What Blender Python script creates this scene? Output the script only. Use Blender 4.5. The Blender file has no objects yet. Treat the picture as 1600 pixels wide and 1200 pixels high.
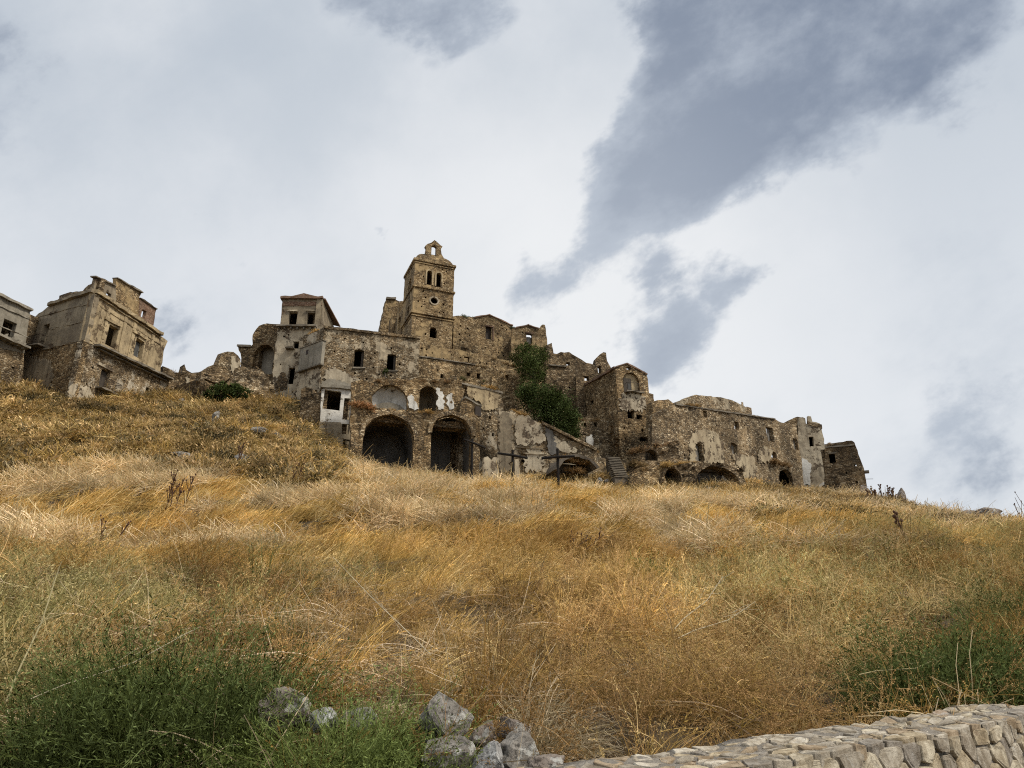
import bpy, bmesh, math, random
import numpy as np
from mathutils import Vector, Matrix, noise
from mathutils.geometry import delaunay_2d_cdt
random.seed(7)
R = math.radians
scene = bpy.context.scene
col = scene.collection

# ------------------------------------------------------------------ camera
EYE = Vector((0, 0, 1.6)); FPX = 1111.1; PITCH = R(20)
cam_d = bpy.data.cameras.new('camera'); cam = bpy.data.objects.new('camera', cam_d); col.objects.link(cam)
cam_d.sensor_width = 36; cam_d.lens = 36 * FPX / 1600
cam.location = EYE; cam.rotation_euler = (R(90) + PITCH, 0, 0)
cam_d.clip_start = .05; cam_d.clip_end = 5000
scene.camera = cam

# ------------------------------------------------------------------ light, sky, exposure
SUN_EL, SUN_AZ = R(50), R(114)            # azimuth clockwise from +Y: the veiled sun stands to the viewer's right
SUN_DIR = Vector((math.sin(SUN_AZ) * math.cos(SUN_EL), math.cos(SUN_AZ) * math.cos(SUN_EL), math.sin(SUN_EL)))
sun_d = bpy.data.lights.new('sun', 'SUN'); sun_d.energy = 3.4; sun_d.angle = R(12); sun_d.color = (1, .93, .82)
sun = bpy.data.objects.new('sun', sun_d); col.objects.link(sun); sun.location = (40, -40, 80)
sun.rotation_euler = (-SUN_DIR).to_track_quat('-Z', 'Y').to_euler()
scene.view_settings.view_transform = 'Standard'; scene.view_settings.look = 'None'
scene.view_settings.gamma = 1; scene.view_settings.exposure = 0
scene.render.engine = 'CYCLES'
scene.cycles.max_bounces = 4; scene.cycles.diffuse_bounces = 2; scene.cycles.transmission_bounces = 3
scene.cycles.transparent_max_bounces = 4; scene.cycles.use_denoising = False
scene.cycles.use_adaptive_sampling = True; scene.cycles.adaptive_threshold = .02; scene.cycles.filter_width = 1.1

class NT:
    """small node-tree writer"""
    def __init__(s, tree): s.t = tree; tree.nodes.clear()
    def n(s, typ, ins=None, **props):
        nd = s.t.nodes.new(typ)
        for k, v in props.items(): setattr(nd, k, v)
        for k, v in (ins or {}).items():
            sk = nd.inputs[k]
            if isinstance(v, bpy.types.NodeSocket): s.t.links.new(v, sk)
            else: sk.default_value = v
        return nd
    def math(s, op, a, b=None, c=None, clamp=False):
        nd = s.t.nodes.new('ShaderNodeMath'); nd.operation = op; nd.use_clamp = clamp
        for i, v in enumerate((a, b, c)):
            if v is None: continue
            if isinstance(v, bpy.types.NodeSocket): s.t.links.new(v, nd.inputs[i])
            else: nd.inputs[i].default_value = v
        return nd.outputs[0]
    def vmath(s, op, a, b=None, out=0):
        nd = s.t.nodes.new('ShaderNodeVectorMath'); nd.operation = op
        for i, v in enumerate((a, b)):
            if v is None: continue
            if isinstance(v, bpy.types.NodeSocket): s.t.links.new(v, nd.inputs[i])
            else: nd.inputs[i].default_value = v
        return nd.outputs[out]
    def noise(s, vec, scale, detail=4, rough=.55, dist=0, col=False, w=None):
        nd = s.t.nodes.new('ShaderNodeTexNoise'); s.t.links.new(vec, nd.inputs['Vector'])
        nd.inputs['Scale'].default_value = scale; nd.inputs['Detail'].default_value = detail
        nd.inputs['Roughness'].default_value = rough; nd.inputs['Distortion'].default_value = dist
        return nd.outputs['Color' if col else 'Fac']
    def rng(s, v, a, b, c=0, d=1, smooth=True):
        nd = s.t.nodes.new('ShaderNodeMapRange'); nd.interpolation_type = 'SMOOTHSTEP' if smooth else 'LINEAR'
        s.t.links.new(v, nd.inputs[0])
        for i, x in enumerate((a, b, c, d)):
            if isinstance(x, bpy.types.NodeSocket): s.t.links.new(x, nd.inputs[1 + i])
            else: nd.inputs[1 + i].default_value = x
        return nd.outputs[0]
    def mix(s, f, a, b, mode='MIX'):
        nd = s.t.nodes.new('ShaderNodeMix'); nd.data_type = 'RGBA'; nd.blend_type = mode
        for k, v in ((0, f), (6, a), (7, b)):
            if isinstance(v, bpy.types.NodeSocket): s.t.links.new(v, nd.inputs[k])
            elif k == 0: nd.inputs[0].default_value = v
            else: nd.inputs[k].default_value = tuple(v)[:3] + (1,)
        return nd.outputs[2]
    def ramp(s, f, stops, interp='LINEAR'):
        nd = s.t.nodes.new('ShaderNodeValToRGB'); s.t.links.new(f, nd.inputs[0]); cr = nd.color_ramp; cr.interpolation = interp
        while len(cr.elements) < len(stops): cr.elements.new(.5)
        for e, (p, c) in zip(cr.elements, stops): e.position = p; e.color = tuple(c)[:3] + (1,)
        return nd.outputs[0]

def pix_dir(px, py):
    u = (px - 800) / FPX; v = -(py - 600) / FPX
    c, s_ = math.cos(PITCH), math.sin(PITCH)
    return Vector((u, c - s_ * v, s_ + c * v))

world = bpy.data.worlds.new('World'); scene.world = world; world.use_nodes = True
world.cycles.sampling_method = 'NONE'
w = NT(world.node_tree)
gen = w.n('ShaderNodeTexCoord').outputs['Generated']
d0 = w.vmath('NORMALIZE', gen)
sky = w.n('ShaderNodeTexSky', sky_type='NISHITA'); sky.sun_disc = False; sky.sun_elevation = SUN_EL; sky.sun_rotation = SUN_AZ
sky.air_density = 1.2; sky.dust_density = 2.5
clear = w.vmath('SCALE', sky.outputs[0]); clear.node.inputs['Scale'].default_value = .08
# cloud deck: direction projected on a flat layer overhead, warped
sep = w.n('ShaderNodeSeparateXYZ', {0: d0})
den = w.math('ADD', w.math('MAXIMUM', sep.outputs[2], 0.0), .22)
flat = w.n('ShaderNodeCombineXYZ', {0: w.math('DIVIDE', sep.outputs[0], den), 1: w.math('DIVIDE', sep.outputs[1], den), 2: 0.0}).outputs[0]
# the clouds are drawn out along the wind
e_ = tuple((pix_dir(1500, 40) - pix_dir(930, 350)).normalized())
al = w.vmath('DOT_PRODUCT', d0, e_, out=1)
ev = w.vmath('SCALE', w.n('ShaderNodeCombineXYZ', {0: e_[0], 1: e_[1], 2: e_[2]}).outputs[0]); w.t.links.new(w.math('MULTIPLY', al, .52), ev.node.inputs['Scale'])
ds_ = w.vmath('SUBTRACT', d0, ev)
warp = w.vmath('SUBTRACT', w.noise(ds_, 5.0, 6, .6, col=True), (.5, .5, .5))
warp_s = w.vmath('SCALE', warp); warp_s.node.inputs['Scale'].default_value = .23
dw = w.vmath('ADD', d0, warp_s)
fine = w.math('ADD', w.math('MULTIPLY', w.noise(ds_, 8.0, 9, .62, .1), .72), w.math('MULTIPLY', w.noise(d0, 21.0, 7, .6), .28))
tex = w.noise(ds_, 6.5, 8, .58)
broad = w.noise(flat, .9, 4, .5)
# heavy lower clouds: the lumps of cloud that hang in this part of the sky
def lump(px, py, r_out, amt):
    c = pix_dir(px, py).normalized()
    return w.rng(w.vmath('DISTANCE', dw, tuple(c), out=1), 0, r_out, amt, 0)
lumps = [(1250, 70, .24, 1.0), (1140, 150, .19, .9), (1060, 240, .16, .85), (1000, 320, .115, .75), (1370, 40, .20, .8), (1330, 120, .12, .5), (1470, 40, .12, .45), (1000, 40, .12, .45),
         (650, -5, .13, .7), (590, 15, .09, .4), (740, -20, .10, .35),
         (835, 475, .085, .56), (900, 440, .09, .58), (960, 410, .07, .42), (1050, 500, .12, .52), (1110, 470, .10, .46), (1000, 550, .08, .38), (1175, 437, .055, .5), (1080, 425, .06, .35), (1060, 555, .08, .35),
         (1490, 700, .14, .30), (1570, 650, .12, .36), (270, 545, .09, .32), (370, 440, .04, .25), (690, 268, .03, .35), (620, 345, .025, .35), (285, 358, .02, .35),
         (1250, -160, .3, .8), (300, -300, .3, .6), (-200, 100, .3, .5), (1900, 300, .3, .6)]
acc = None
for l in lumps:
    v = lump(*l); acc = v if acc is None else w.math('ADD', acc, v)
rest = w.rng(w.noise(flat, .55, 3, .5), .66, .80, 0, .6)
acc = w.math('MAXIMUM', w.math('MINIMUM', acc, 1.15), rest)
dark = w.math('ADD', acc, w.math('MULTIPLY', w.math('SUBTRACT', fine, .5), w.rng(acc, .02, .3, .35, 2.7)))
dmask = w.rng(dark, .24, .74)
core = w.rng(w.math('ADD', dark, w.math('MULTIPLY', w.math('SUBTRACT', tex, .5), 1.7)), .40, 1.45)
# thin high overcast, brighter towards the horizon
hor = w.rng(sep.outputs[2], .12, .75)
high = w.mix(hor, (.82, .85, .885), (.585, .64, .705))
high = w.mix(w.rng(w.noise(d0, 2.6, 7, .56), .36, .66, 0, .70), high, (.85, .87, .90))
high = w.mix(w.rng(w.noise(ds_, 3.4, 8, .6), .48, .70, 0, .55), high, (.53, .59, .665))
glow_c = tuple(pix_dir(905, 510).normalized())
glow = w.rng(w.vmath('DISTANCE', d0, glow_c, out=1), .02, .50, .85, 0)
high = w.mix(glow, high, (.95, .96, .965))
heavy = w.mix(core, (.50, .555, .635), (.215, .262, .35))
heavy = w.mix(w.math('MULTIPLY', glow, .80), heavy, (.50, .555, .635))
cl = w.mix(w.math('MULTIPLY', dmask, .94), high, heavy)
skyc = w.mix(.93, clear, cl)
bg = w.n('ShaderNodeBackground', {0: skyc, 1: 1.0})
w.n('ShaderNodeOutputWorld', {0: bg.outputs[0]})

# ------------------------------------------------------------------ geometry helpers
def P(px, py, depth):
    d = pix_dir(px, py); return EYE + d * (depth / d.y)
def ratio(py):
    d = pix_dir(800, py); return d.z / d.y
def at_z(px, py, z):                       # the point on that line of sight at height z
    return P(px, py, (z - EYE.z) / ratio(py))
def project(x, y, z):
    v = Vector((x, y, z)) - EYE
    c, s_ = math.cos(PITCH), math.sin(PITCH)
    f = v.y * c + v.z * s_; u = -v.y * s_ + v.z * c
    return 800 + FPX * v.x / f, 600 - FPX * u / f

class MB:
    def __init__(s): s.v = []; s.f = []
    def box(s, c, hx, hy, hz, ax=None, ay=None):
        c = Vector(c); ax = Vector(ax or (1, 0, 0)).normalized(); ay = Vector(ay or (0, 1, 0)).normalized(); az = ax.cross(ay)
        b = len(s.v)
        for k in (-1, 1):
            for j in (-1, 1):
                for i in (-1, 1): s.v.append(c + ax * hx * i + ay * hy * j + az * hz * k)
        for q in ((0, 2, 3, 1), (4, 5, 7, 6), (0, 1, 5, 4), (2, 6, 7, 3), (0, 4, 6, 2), (1, 3, 7, 5)): s.f.append([b + i for i in q])
    def tube(s, pts, radii, n=5, cap=True):
        b = len(s.v); pts = [Vector(p) for p in pts]
        for i, p in enumerate(pts):
            t = (pts[min(i + 1, len(pts) - 1)] - pts[max(i - 1, 0)]).normalized()
            a = t.orthogonal().normalized() if i == 0 else (a - t * a.dot(t)).normalized()
            bb = t.cross(a)
            r = radii[i] if hasattr(radii, '__len__') else radii
            for k in range(n):
                g = 2 * math.pi * k / n; s.v.append(p + (a * math.cos(g) + bb * math.sin(g)) * r)
        for i in range(len(pts) - 1):
            for k in range(n):
                k2 = (k + 1) % n; s.f.append([b + i * n + k, b + i * n + k2, b + (i + 1) * n + k2, b + (i + 1) * n + k])
        if cap:
            s.f.append([b + k for k in range(n)][::-1]); s.f.append([b + (len(pts) - 1) * n + k for k in range(n)])
    def ribbon(s, pts, w0, w1, side):
        b = len(s.v); n = len(pts)
        for i, p in enumerate(pts):
            h = (w0 + (w1 - w0) * i / (n - 1)) * .5
            s.v.append(Vector(p) + side * h); s.v.append(Vector(p) - side * h)
        for i in range(n - 1): s.f.append([b + 2 * i, b + 2 * i + 1, b + 2 * i + 3, b + 2 * i + 2])
    def quad(s, a, b_, c, d):
        b = len(s.v); s.v += [Vector(a), Vector(b_), Vector(c), Vector(d)]; s.f.append([b, b + 1, b + 2, b + 3])
    def build(s, name, mat, parent=None, smooth=False, origin=None):
        o_ = Vector(origin) if origin is not None else (parent_origin(parent))
        me = bpy.data.meshes.new(name); me.from_pydata([tuple(Vector(p) - o_) for p in s.v], [], s.f)
        if smooth: me.polygons.foreach_set('use_smooth', [True] * len(me.polygons))
        if mat: me.materials.append(mat)
        o = bpy.data.objects.new(name, me); col.objects.link(o)
        if parent: o.parent = parent
        elif origin is not None: o.location = o_
        return o
def parent_origin(p):
    o = Vector((0, 0, 0))
    while p is not None: o += p.location; p = p.parent
    return o
def tag(o, label, cat, group=None, kind=None):
    if label: o['label'] = label
    if cat: o['category'] = cat
    if group: o['group'] = group
    if kind: o['kind'] = kind
    return o
def thing(name, label, cat, loc, group=None):
    o = bpy.data.objects.new(name, None); col.objects.link(o); o.location = loc; o.empty_display_size = .3
    return tag(o, label, cat, group, 'thing')

# ------------------------------------------------------------------ materials
def new_mat(name):
    m = bpy.data.materials.new(name); m.use_nodes = True; return m, NT(m.node_tree)
def finish(t, colr, rough=.9, bump=None, strength=.6, dist=.05, spec=.2):
    ins = {'Base Color': colr, 'Roughness': rough, 'Specular IOR Level': spec}
    if bump is not None:
        b = t.n('ShaderNodeBump', {'Height': bump, 'Strength': strength, 'Distance': dist}); ins['Normal'] = b.outputs[0]
    p = t.n('ShaderNodeBsdfPrincipled', ins); t.n('ShaderNodeOutputMaterial', {0: p.outputs[0]})

def rubble(name, stops, joint, plaster=None, amt=.5, scale=4.2, flat=1.5, jw=.09, bump=1.0):
    """rubble masonry: uneven stones, earth joints coloured darker to stand for recess shade, remains of plaster where given"""
    m, t = new_mat(name)
    co = t.n('ShaderNodeTexCoord').outputs['Object']
    big = t.noise(co, .28, 5, .6)
    wob = t.vmath('SCALE', t.vmath('SUBTRACT', t.noise(co, 3.0, 3, .6, col=True), (.5, .5, .5))); wob.node.inputs['Scale'].default_value = .22
    q = t.vmath('MULTIPLY', t.vmath('ADD', co, wob), (1, 1, flat))
    vo = t.n('ShaderNodeTexVoronoi', {'Vector': q, 'Scale': scale, 'Randomness': .95})
    ve = t.n('ShaderNodeTexVoronoi', {'Vector': q, 'Scale': scale, 'Randomness': .95}, feature='DISTANCE_TO_EDGE')
    rnd = t.n('ShaderNodeSeparateColor', {0: vo.outputs['Color']}).outputs[0]
    grain = t.noise(co, 11, 6, .65)
    c = t.ramp(rnd, stops)
    c = t.mix(t.rng(grain, .3, .75, 0, .5), c, stops[1][1], 'MIX')
    jm = t.rng(t.math('ADD', ve.outputs['Distance'], t.math('MULTIPLY', t.math('SUBTRACT', grain, .5), .12)), .0, jw, 1, 0)
    soft = t.rng(t.noise(co, .7, 4, .6), .42, .62)          # zones where the joints are still filled with mortar
    jc = t.mix(soft, joint, stops[2][1])
    c = t.mix(jm, c, jc)  # dark joint colour also paints in the shade of the recessed joints
    tone = t.rng(big, .32, .68, .50, 1.25)
    c = t.mix(1.0, c, t.n('ShaderNodeCombineColor', {0: tone, 1: tone, 2: tone}).outputs[0], 'MULTIPLY')
    st = t.noise(t.vmath('MULTIPLY', co, (1.3, 1.3, .12)), 1.2, 5, .6)
    c = t.mix(t.rng(st, .52, .72, 0, .45), c, (.075, .062, .045))
    h = t.math('ADD', t.rng(ve.outputs['Distance'], 0, .2, 0, 1), t.math('MULTIPLY', grain, .5))
    if plaster:
        pn = t.math('ADD', t.noise(co, .45, 8, .66), t.math('MULTIPLY', t.math('SUBTRACT', grain, .5), .25))
        pm = t.rng(pn, 1 - amt - .02, 1 - amt + .02)
        pc = t.mix(t.rng(t.noise(co, 1.6, 7, .65), .35, .7), plaster, [x * .55 for x in plaster])
        pc = t.mix(t.rng(st, .5, .75, 0, .6), pc, (.11, .095, .07))
        c = t.mix(pm, c, pc)
        h = t.mix(pm, t.n('ShaderNodeCombineColor', {0: h, 1: h, 2: h}).outputs[0], (1.15, 1.15, 1.15))
    finish(t, c, .92, h, bump, .07)
    return m
def stucco(name, base, dark, spots=None, amt=.45, bump=.5):
    m, t = new_mat(name)
    co = t.n('ShaderNodeTexCoord').outputs['Object']
    n1 = t.noise(co, .55, 8, .66); n2 = t.noise(co, 5, 6, .65)
    c = t.mix(t.rng(n1, .35, .66), base, dark)
    st = t.noise(t.vmath('MULTIPLY', co, (1.6, 1.6, .13)), 1.3, 6, .62)
    c = t.mix(t.rng(st, .48, .70, 0, .7), c, [x * .45 for x in dark])
    c = t.mix(t.rng(n2, .35, .75, 0, .35), c, [x * 1.25 for x in base])
    h = n2
    if spots:
        sp = t.rng(t.math('ADD', t.noise(co, .8, 8, .7), t.math('MULTIPLY', t.math('SUBTRACT', n2, .5), .3)), 1 - amt - .015, 1 - amt + .015)
        vo = t.n('ShaderNodeTexVoronoi', {'Vector': co, 'Scale': 5.0})
        sc = t.mix(t.n('ShaderNodeSeparateColor', {0: vo.outputs['Color']}).outputs[0], spots, [x * .4 for x in spots])
        c = t.mix(sp, c, sc); h = t.math('SUBTRACT', h, t.math('MULTIPLY', sp, .8))
    finish(t, c, .92, h, bump, .05)
    return m
M = {}
tan = [(0, (.060, .040, .022)), (.3, (.255, .170, .083)), (.68, (.395, .272, .14)), (1, (.66, .52, .32))]
tan_d = [(0, (.045, .032, .02)), (.3, (.19, .130, .069)), (.68, (.30, .21, .115)), (1, (.54, .43, .28))]
gry = [(0, (.060, .044, .028)), (.3, (.245, .171, .092)), (.68, (.38, .277, .16)), (1, (.68, .57, .395))]
M['rubble'] = rubble('rubble_tan', tan, (.05, .037, .024), scale=3.6)
M['rubble_dark'] = rubble('rubble_dark', tan_d, (.04, .03, .02), jw=.10, scale=3.5, flat=1.9)
M['rubble_grey'] = rubble('rubble_grey', gry, (.055, .042, .03), jw=.11, scale=3.8, flat=1.7)
M['rubble_plaster'] = rubble('rubble_with_plaster', gry, (.075, .06, .042), (.44, .36, .245), .455)
M['rubble_plaster2'] = rubble('rubble_with_pale_plaster', gry, (.07, .056, .042), (.50, .43, .32), .44)
M['rubble_tower'] = rubble('rubble_tower', tan, (.10, .074, .045), (.39, .278, .142), .46, jw=.08, scale=4.6)
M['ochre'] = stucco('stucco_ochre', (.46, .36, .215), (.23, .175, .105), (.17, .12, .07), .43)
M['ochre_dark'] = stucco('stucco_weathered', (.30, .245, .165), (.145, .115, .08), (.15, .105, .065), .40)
M['pale'] = stucco('stucco_pale', (.48, .41, .295), (.26, .21, .145), (.16, .12, .08), .44)
M['cream'] = stucco('stucco_cream', (.43, .355, .235), (.25, .195, .125), (.15, .11, .07), .46)
M['white'] = stucco('plaster_white', (.72, .69, .62), (.44, .41, .35), (.20, .16, .115), .40)
M['white_clean'] = stucco('plaster_white_plain', (.72, .70, .64), (.50, .47, .41))
M['concrete'] = stucco('concrete_grey', (.30, .27, .215), (.165, .145, .11))
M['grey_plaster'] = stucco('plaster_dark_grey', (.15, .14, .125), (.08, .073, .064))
M['brick'] = rubble('brick_red', [(0, (.12, .07, .045)), (.4, (.215, .125, .08)), (.7, (.27, .17, .115)), (1, (.36, .27, .19))], (.15, .115, .08), scale=5, flat=2.6, jw=.05, bump=.6)
M['slab'] = stucco('stone_slab', (.22, .19, .145), (.11, .092, .07))
M['tile'] = stucco('clay_tile', (.25, .155, .10), (.13, .09, .065))
M['cave'] = stucco('cave_rock', (.155, .13, .10), (.075, .062, .048), bump=1.0)

def plain(name, c, rough=.8, var=.35, scale=6, metal=0):
    m, t = new_mat(name); co = t.n('ShaderNodeTexCoord').outputs['Object']
    nn = t.noise(co, scale, 6, .65); cc = t.mix(t.rng(nn, .3, .7), c, [x * (1 - var) for x in c])
    finish(t, cc, rough, nn, .4, .01); return m
M['wood_dark'] = plain('weathered_dark_wood', (.018, .015, .013), .85, .5, 9)
M['wood_grey'] = plain('weathered_grey_wood', (.25, .225, .19), .85, .5, 9)
M['iron'] = plain('rusty_iron', (.05, .038, .03), .7, .4, 20)
M['door'] = plain('old_door_wood', (.085, .070, .055), .8, .5, 7)
M['glass'] = plain('dusty_shutter', (.10, .10, .095), .5, .4, 5)

def rock_mat(name, base, dark, lich=(.45, .44, .40)):
    m, t = new_mat(name); co = t.n('ShaderNodeTexCoord').outputs['Object']
    rid = t.n('ShaderNodeObjectInfo').outputs['Random']
    n1 = t.noise(co, 3.5, 9, .7, .4); n2 = t.noise(co, 16, 8, .7); n3 = t.noise(co, 6, 4, .6)
    c = t.mix(t.rng(n1, .36, .64), base, dark)
    c = t.mix(t.rng(n2, .50, .64, 0, .85), c, [x * .28 for x in dark])
    c = t.mix(t.rng(n3, .56, .62, 0, .8), c, lich)
    vo = t.n('ShaderNodeTexVoronoi', {'Vector': t.vmath('ADD', co, t.vmath('SCALE', t.noise(co, 4, 4, .6, col=True))), 'Scale': 5.0}, feature='DISTANCE_TO_EDGE')
    c = t.mix(t.rng(vo.outputs['Distance'], .0, .03, .8, 0), c, [x * .25 for x in dark])
    h = t.math('ADD', n1, t.math('MULTIPLY', n2, .6))
    finish(t, c, .93, h, .9, .04); return m
M['rock'] = rock_mat('limestone_grey', (.30, .275, .24), (.15, .132, .11))
M['rock_brown'] = rock_mat('limestone_brown', (.29, .245, .205), (.15, .118, .095))
M['rock_white'] = rock_mat('limestone_white', (.44, .43, .41), (.22, .21, .20), (.6, .6, .58))
# wall stones: every stone takes its own colour
m, t = new_mat('wall_stone'); M['wall_stone'] = m
co = t.n('ShaderNodeTexCoord').outputs['Object']; rid = t.n('ShaderNodeObjectInfo').outputs['Random']
c = t.ramp(rid, [(0, (.34, .305, .25)), (.14, (.45, .375, .25)), (.28, (.28, .255, .215)), (.40, (.52, .465, .35)), (.52, (.33, .245, .155)), (.64, (.29, .20, .14)), (.66, (.40, .365, .30)), (.80, (.56, .52, .44)), (.90, (.22, .205, .19)), (1, (.43, .34, .21))], 'CONSTANT')
c = t.mix(.25, c, (.66, .56, .41))
off = t.vmath('ADD', co, t.n('ShaderNodeCombineXYZ', {0: t.math('MULTIPLY', rid, 91.0), 1: t.math('MULTIPLY', rid, 37.0), 2: 0.0}).outputs[0])
n1 = t.noise(off, 9, 8, .7, .3); n2 = t.noise(off, 45, 6, .7)
c = t.mix(t.rng(n1, .36, .62), c, t.mix(1.0, c, (.52, .48, .43), 'MULTIPLY'))
c = t.mix(t.rng(n2, .5, .75, 0, .4), c, (.12, .105, .09))
c = t.mix(t.rng(t.noise(off, 5, 5, .65), .6, .72, 0, .6), c, (.46, .45, .41))
finish(t, c, .92, t.math('ADD', n1, t.math('MULTIPLY', n2, .5)), .9, .02)
m, t = new_mat('mortar'); M['mortar'] = m
co = t.n('ShaderNodeTexCoord').outputs['Object']; n1 = t.noise(co, 14, 8, .7); n2 = t.noise(co, 60, 5, .7)
finish(t, t.mix(t.rng(n1, .3, .7), (.33, .295, .245), (.19, .165, .135)), .95, t.math('ADD', n1, t.math('MULTIPLY', n2, .5)), 1.0, .03)
# soil under the grass
m, t = new_mat('dry_soil'); M['soil'] = m
co = t.n('ShaderNodeTexCoord').outputs['Object']
n1 = t.noise(co, .35, 7, .65); n2 = t.noise(co, 3.0, 8, .7); n3 = t.noise(co, .05, 4, .6)
c = t.mix(t.rng(n1, .35, .65), (.11, .075, .042), (.06, .043, .027))
c = t.mix(t.rng(n2, .4, .7, 0, .6), c, (.14, .098, .052))
c = t.mix(t.rng(n3, .4, .6, 0, .4), c, (.085, .07, .04))
finish(t, c, .95, n2, 1.0, .15)
# vegetation: colour from the tint of the tuft, varied blade by blade
def veg(name, base=None, trans=.28, vary=.72):
    m, t = new_mat(name)
    if base is None: b = t.n('ShaderNodeAttribute', attribute_type='INSTANCER', attribute_name='tint').outputs['Color']
    else: b = t.n('ShaderNodeRGB').outputs[0]; b.default_value = tuple(base) + (1,)
    v = t.n('ShaderNodeAttribute', attribute_type='GEOMETRY', attribute_name='shade').outputs['Fac']
    k = t.rng(v, 0, 1, 1 - vary, 1 + vary, False)
    c = t.mix(1.0, b, t.n('ShaderNodeCombineColor', {0: k, 1: k, 2: t.math('MULTIPLY', k, t.math('ADD', t.math('MULTIPLY', k, .3), .7))}).outputs[0], 'MULTIPLY')
    d = t.n('ShaderNodeBsdfDiffuse', {0: c}); tr = t.n('ShaderNodeBsdfTranslucent', {0: c})
    mx = t.n('ShaderNodeMixShader', {0: trans, 1: d.outputs[0], 2: tr.outputs[0]}); t.n('ShaderNodeOutputMaterial', {0: mx.outputs[0]})
    return m
M['veg'] = veg('dry_grass')
M['leaf'] = veg('fig_leaf', (.075, .095, .028), .25, .85)
M['leaf_b'] = veg('dark_leaf', (.062, .082, .026), .25, .85)
M['green'] = veg('green_shoot', (.15, .185, .05), .3, .9)
M['green_d'] = veg('dark_green_shoot', (.10, .125, .037), .3, .95)
M['dry_twig'] = veg('dry_twig_rust', (.33, .205, .08), .2, .75)
M['dry_twig_gold'] = veg('dry_twig_gold', (.58, .425, .19), .2, .6)
M['straw'] = veg('straw_pale', (.52, .42, .26), .2, .45)
M['thistle'] = plain('dead_thistle', (.115, .062, .038), .9, .4, 12)
M['bark'] = plain('bark', (.10, .08, .06), .95, .5, 8)

# ------------------------------------------------------------------ terrain
ctrl = []
def cp(px, py, depth, dz=0): p = P(px, py, depth); ctrl.append((p.x, p.y, p.z + dz))
for px in (-500, -100, 300, 700):
    for r_, d_ in ((1200, 5.8), (1100, 8.2), (1000, 12), (900, 19), (820, 30)): cp(px, r_, d_, -.25)
for px in (1100, 1500, 1900):
    for r_, d_ in ((1085, 8.6), (1000, 12.5), (900, 19.5), (840, 30)): cp(px, r_, d_, -.25)
for px, py, d_ in ((20, 752, 40), (150, 748, 41), (300, 740, 42), (450, 738, 44), (560, 742, 50), (-300, 760, 38),
                   (20, 690, 49), (180, 690, 50), (330, 690, 52), (450, 700, 54), (-300, 690, 48),
                   (20, 612, 59), (100, 622, 59), (150, 636, 60), (250, 640, 66), (330, 632, 68), (420, 632, 68), (480, 672, 62), (540, 715, 61),
                   (290, 610, 76), (400, 606, 74), (-300, 600, 58),
                   (600, 742, 61), (680, 742, 62), (760, 762, 62), (840, 766, 62), (720, 765, 46), (870, 765, 46), (960, 766, 64), (1040, 772, 63), (900, 758, 66), (610, 748, 70), (705, 752, 71),
                   (1150, 772, 64), (1100, 778, 52), (1240, 772, 72), (1300, 774, 70), (1355, 776, 68), (1420, 790, 60), (1500, 799, 54), (1600, 822, 48), (1750, 850, 42), (1300, 800, 48), (1450, 830, 40),
                   (860, 705, 76), (840, 660, 81), (900, 690, 80), (945, 732, 72), (1010, 738, 72), (600, 690, 77), (700, 670, 80), (960, 690, 84)):
    cp(px, py, d_, -.2)
for px, py, d_ in ((1355, 800, 95), (1450, 860, 80), (1600, 900, 72), (1800, 960, 70), (1200, 760, 110), (900, 640, 120), (500, 560, 110), (200, 600, 100), (-300, 600, 95)): cp(px, py, d_)
ctrl += [(0, 0, 0), (-8, 0, 0), (8, 0, 0), (-4, 3, .15), (-20, -10, -.5), (20, -10, -.5), (14, 4, .3), (-16, 5, .5), (60, 20, -2), (60, 45, 0), (90, 90, -8), (-90, 30, 8), (-90, 80, 24), (0, 160, 25)]
C = np.array(ctrl)
def kern(r): return r
A_ = kern(np.linalg.norm(C[:, None, :2] - C[None, :, :2], axis=2)); n_ = len(C)
S = np.zeros((n_ + 3, n_ + 3)); S[:n_, :n_] = A_ - np.eye(n_) * .35; S[:n_, n_] = 1; S[:n_, n_ + 1:] = C[:, :2]; S[n_, :n_] = 1; S[n_ + 1:, :n_] = C[:, :2].T
Wt = np.linalg.solve(S, np.concatenate([C[:, 2], [0, 0, 0]]))
WALL_PATH = [(-3.2, .7), (.19, 3.42), (2.06, 4.92), (3.75, 6.45), (5.6, 7.0), (9.5, 7.7)]      # upper back edge of the roadside wall
def wall_y(x): return np.interp(x, [p[0] for p in WALL_PATH], [p[1] for p in WALL_PATH])
def sm(a, b, x): t_ = np.clip((x - a) / (b - a), 0, 1); return t_ * t_ * (3 - 2 * t_)
VTAB = {}
def vnoise(x, y, s, seed):                                     # cheap smooth value noise on arrays
    if seed not in VTAB: VTAB[seed] = np.random.RandomState(seed).rand(256, 256)
    tab = VTAB[seed]; X = x / s + 100; Y = y / s + 100
    i = np.floor(X).astype(int); j = np.floor(Y).astype(int); fx = X - i; fy = Y - j; fx = fx * fx * (3 - 2 * fx); fy = fy * fy * (3 - 2 * fy)
    g = lambda a, b: tab[a % 256, b % 256]
    return (g(i, j) * (1 - fx) + g(i + 1, j) * fx) * (1 - fy) + (g(i, j + 1) * (1 - fx) + g(i + 1, j + 1) * fx) * fy
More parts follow.
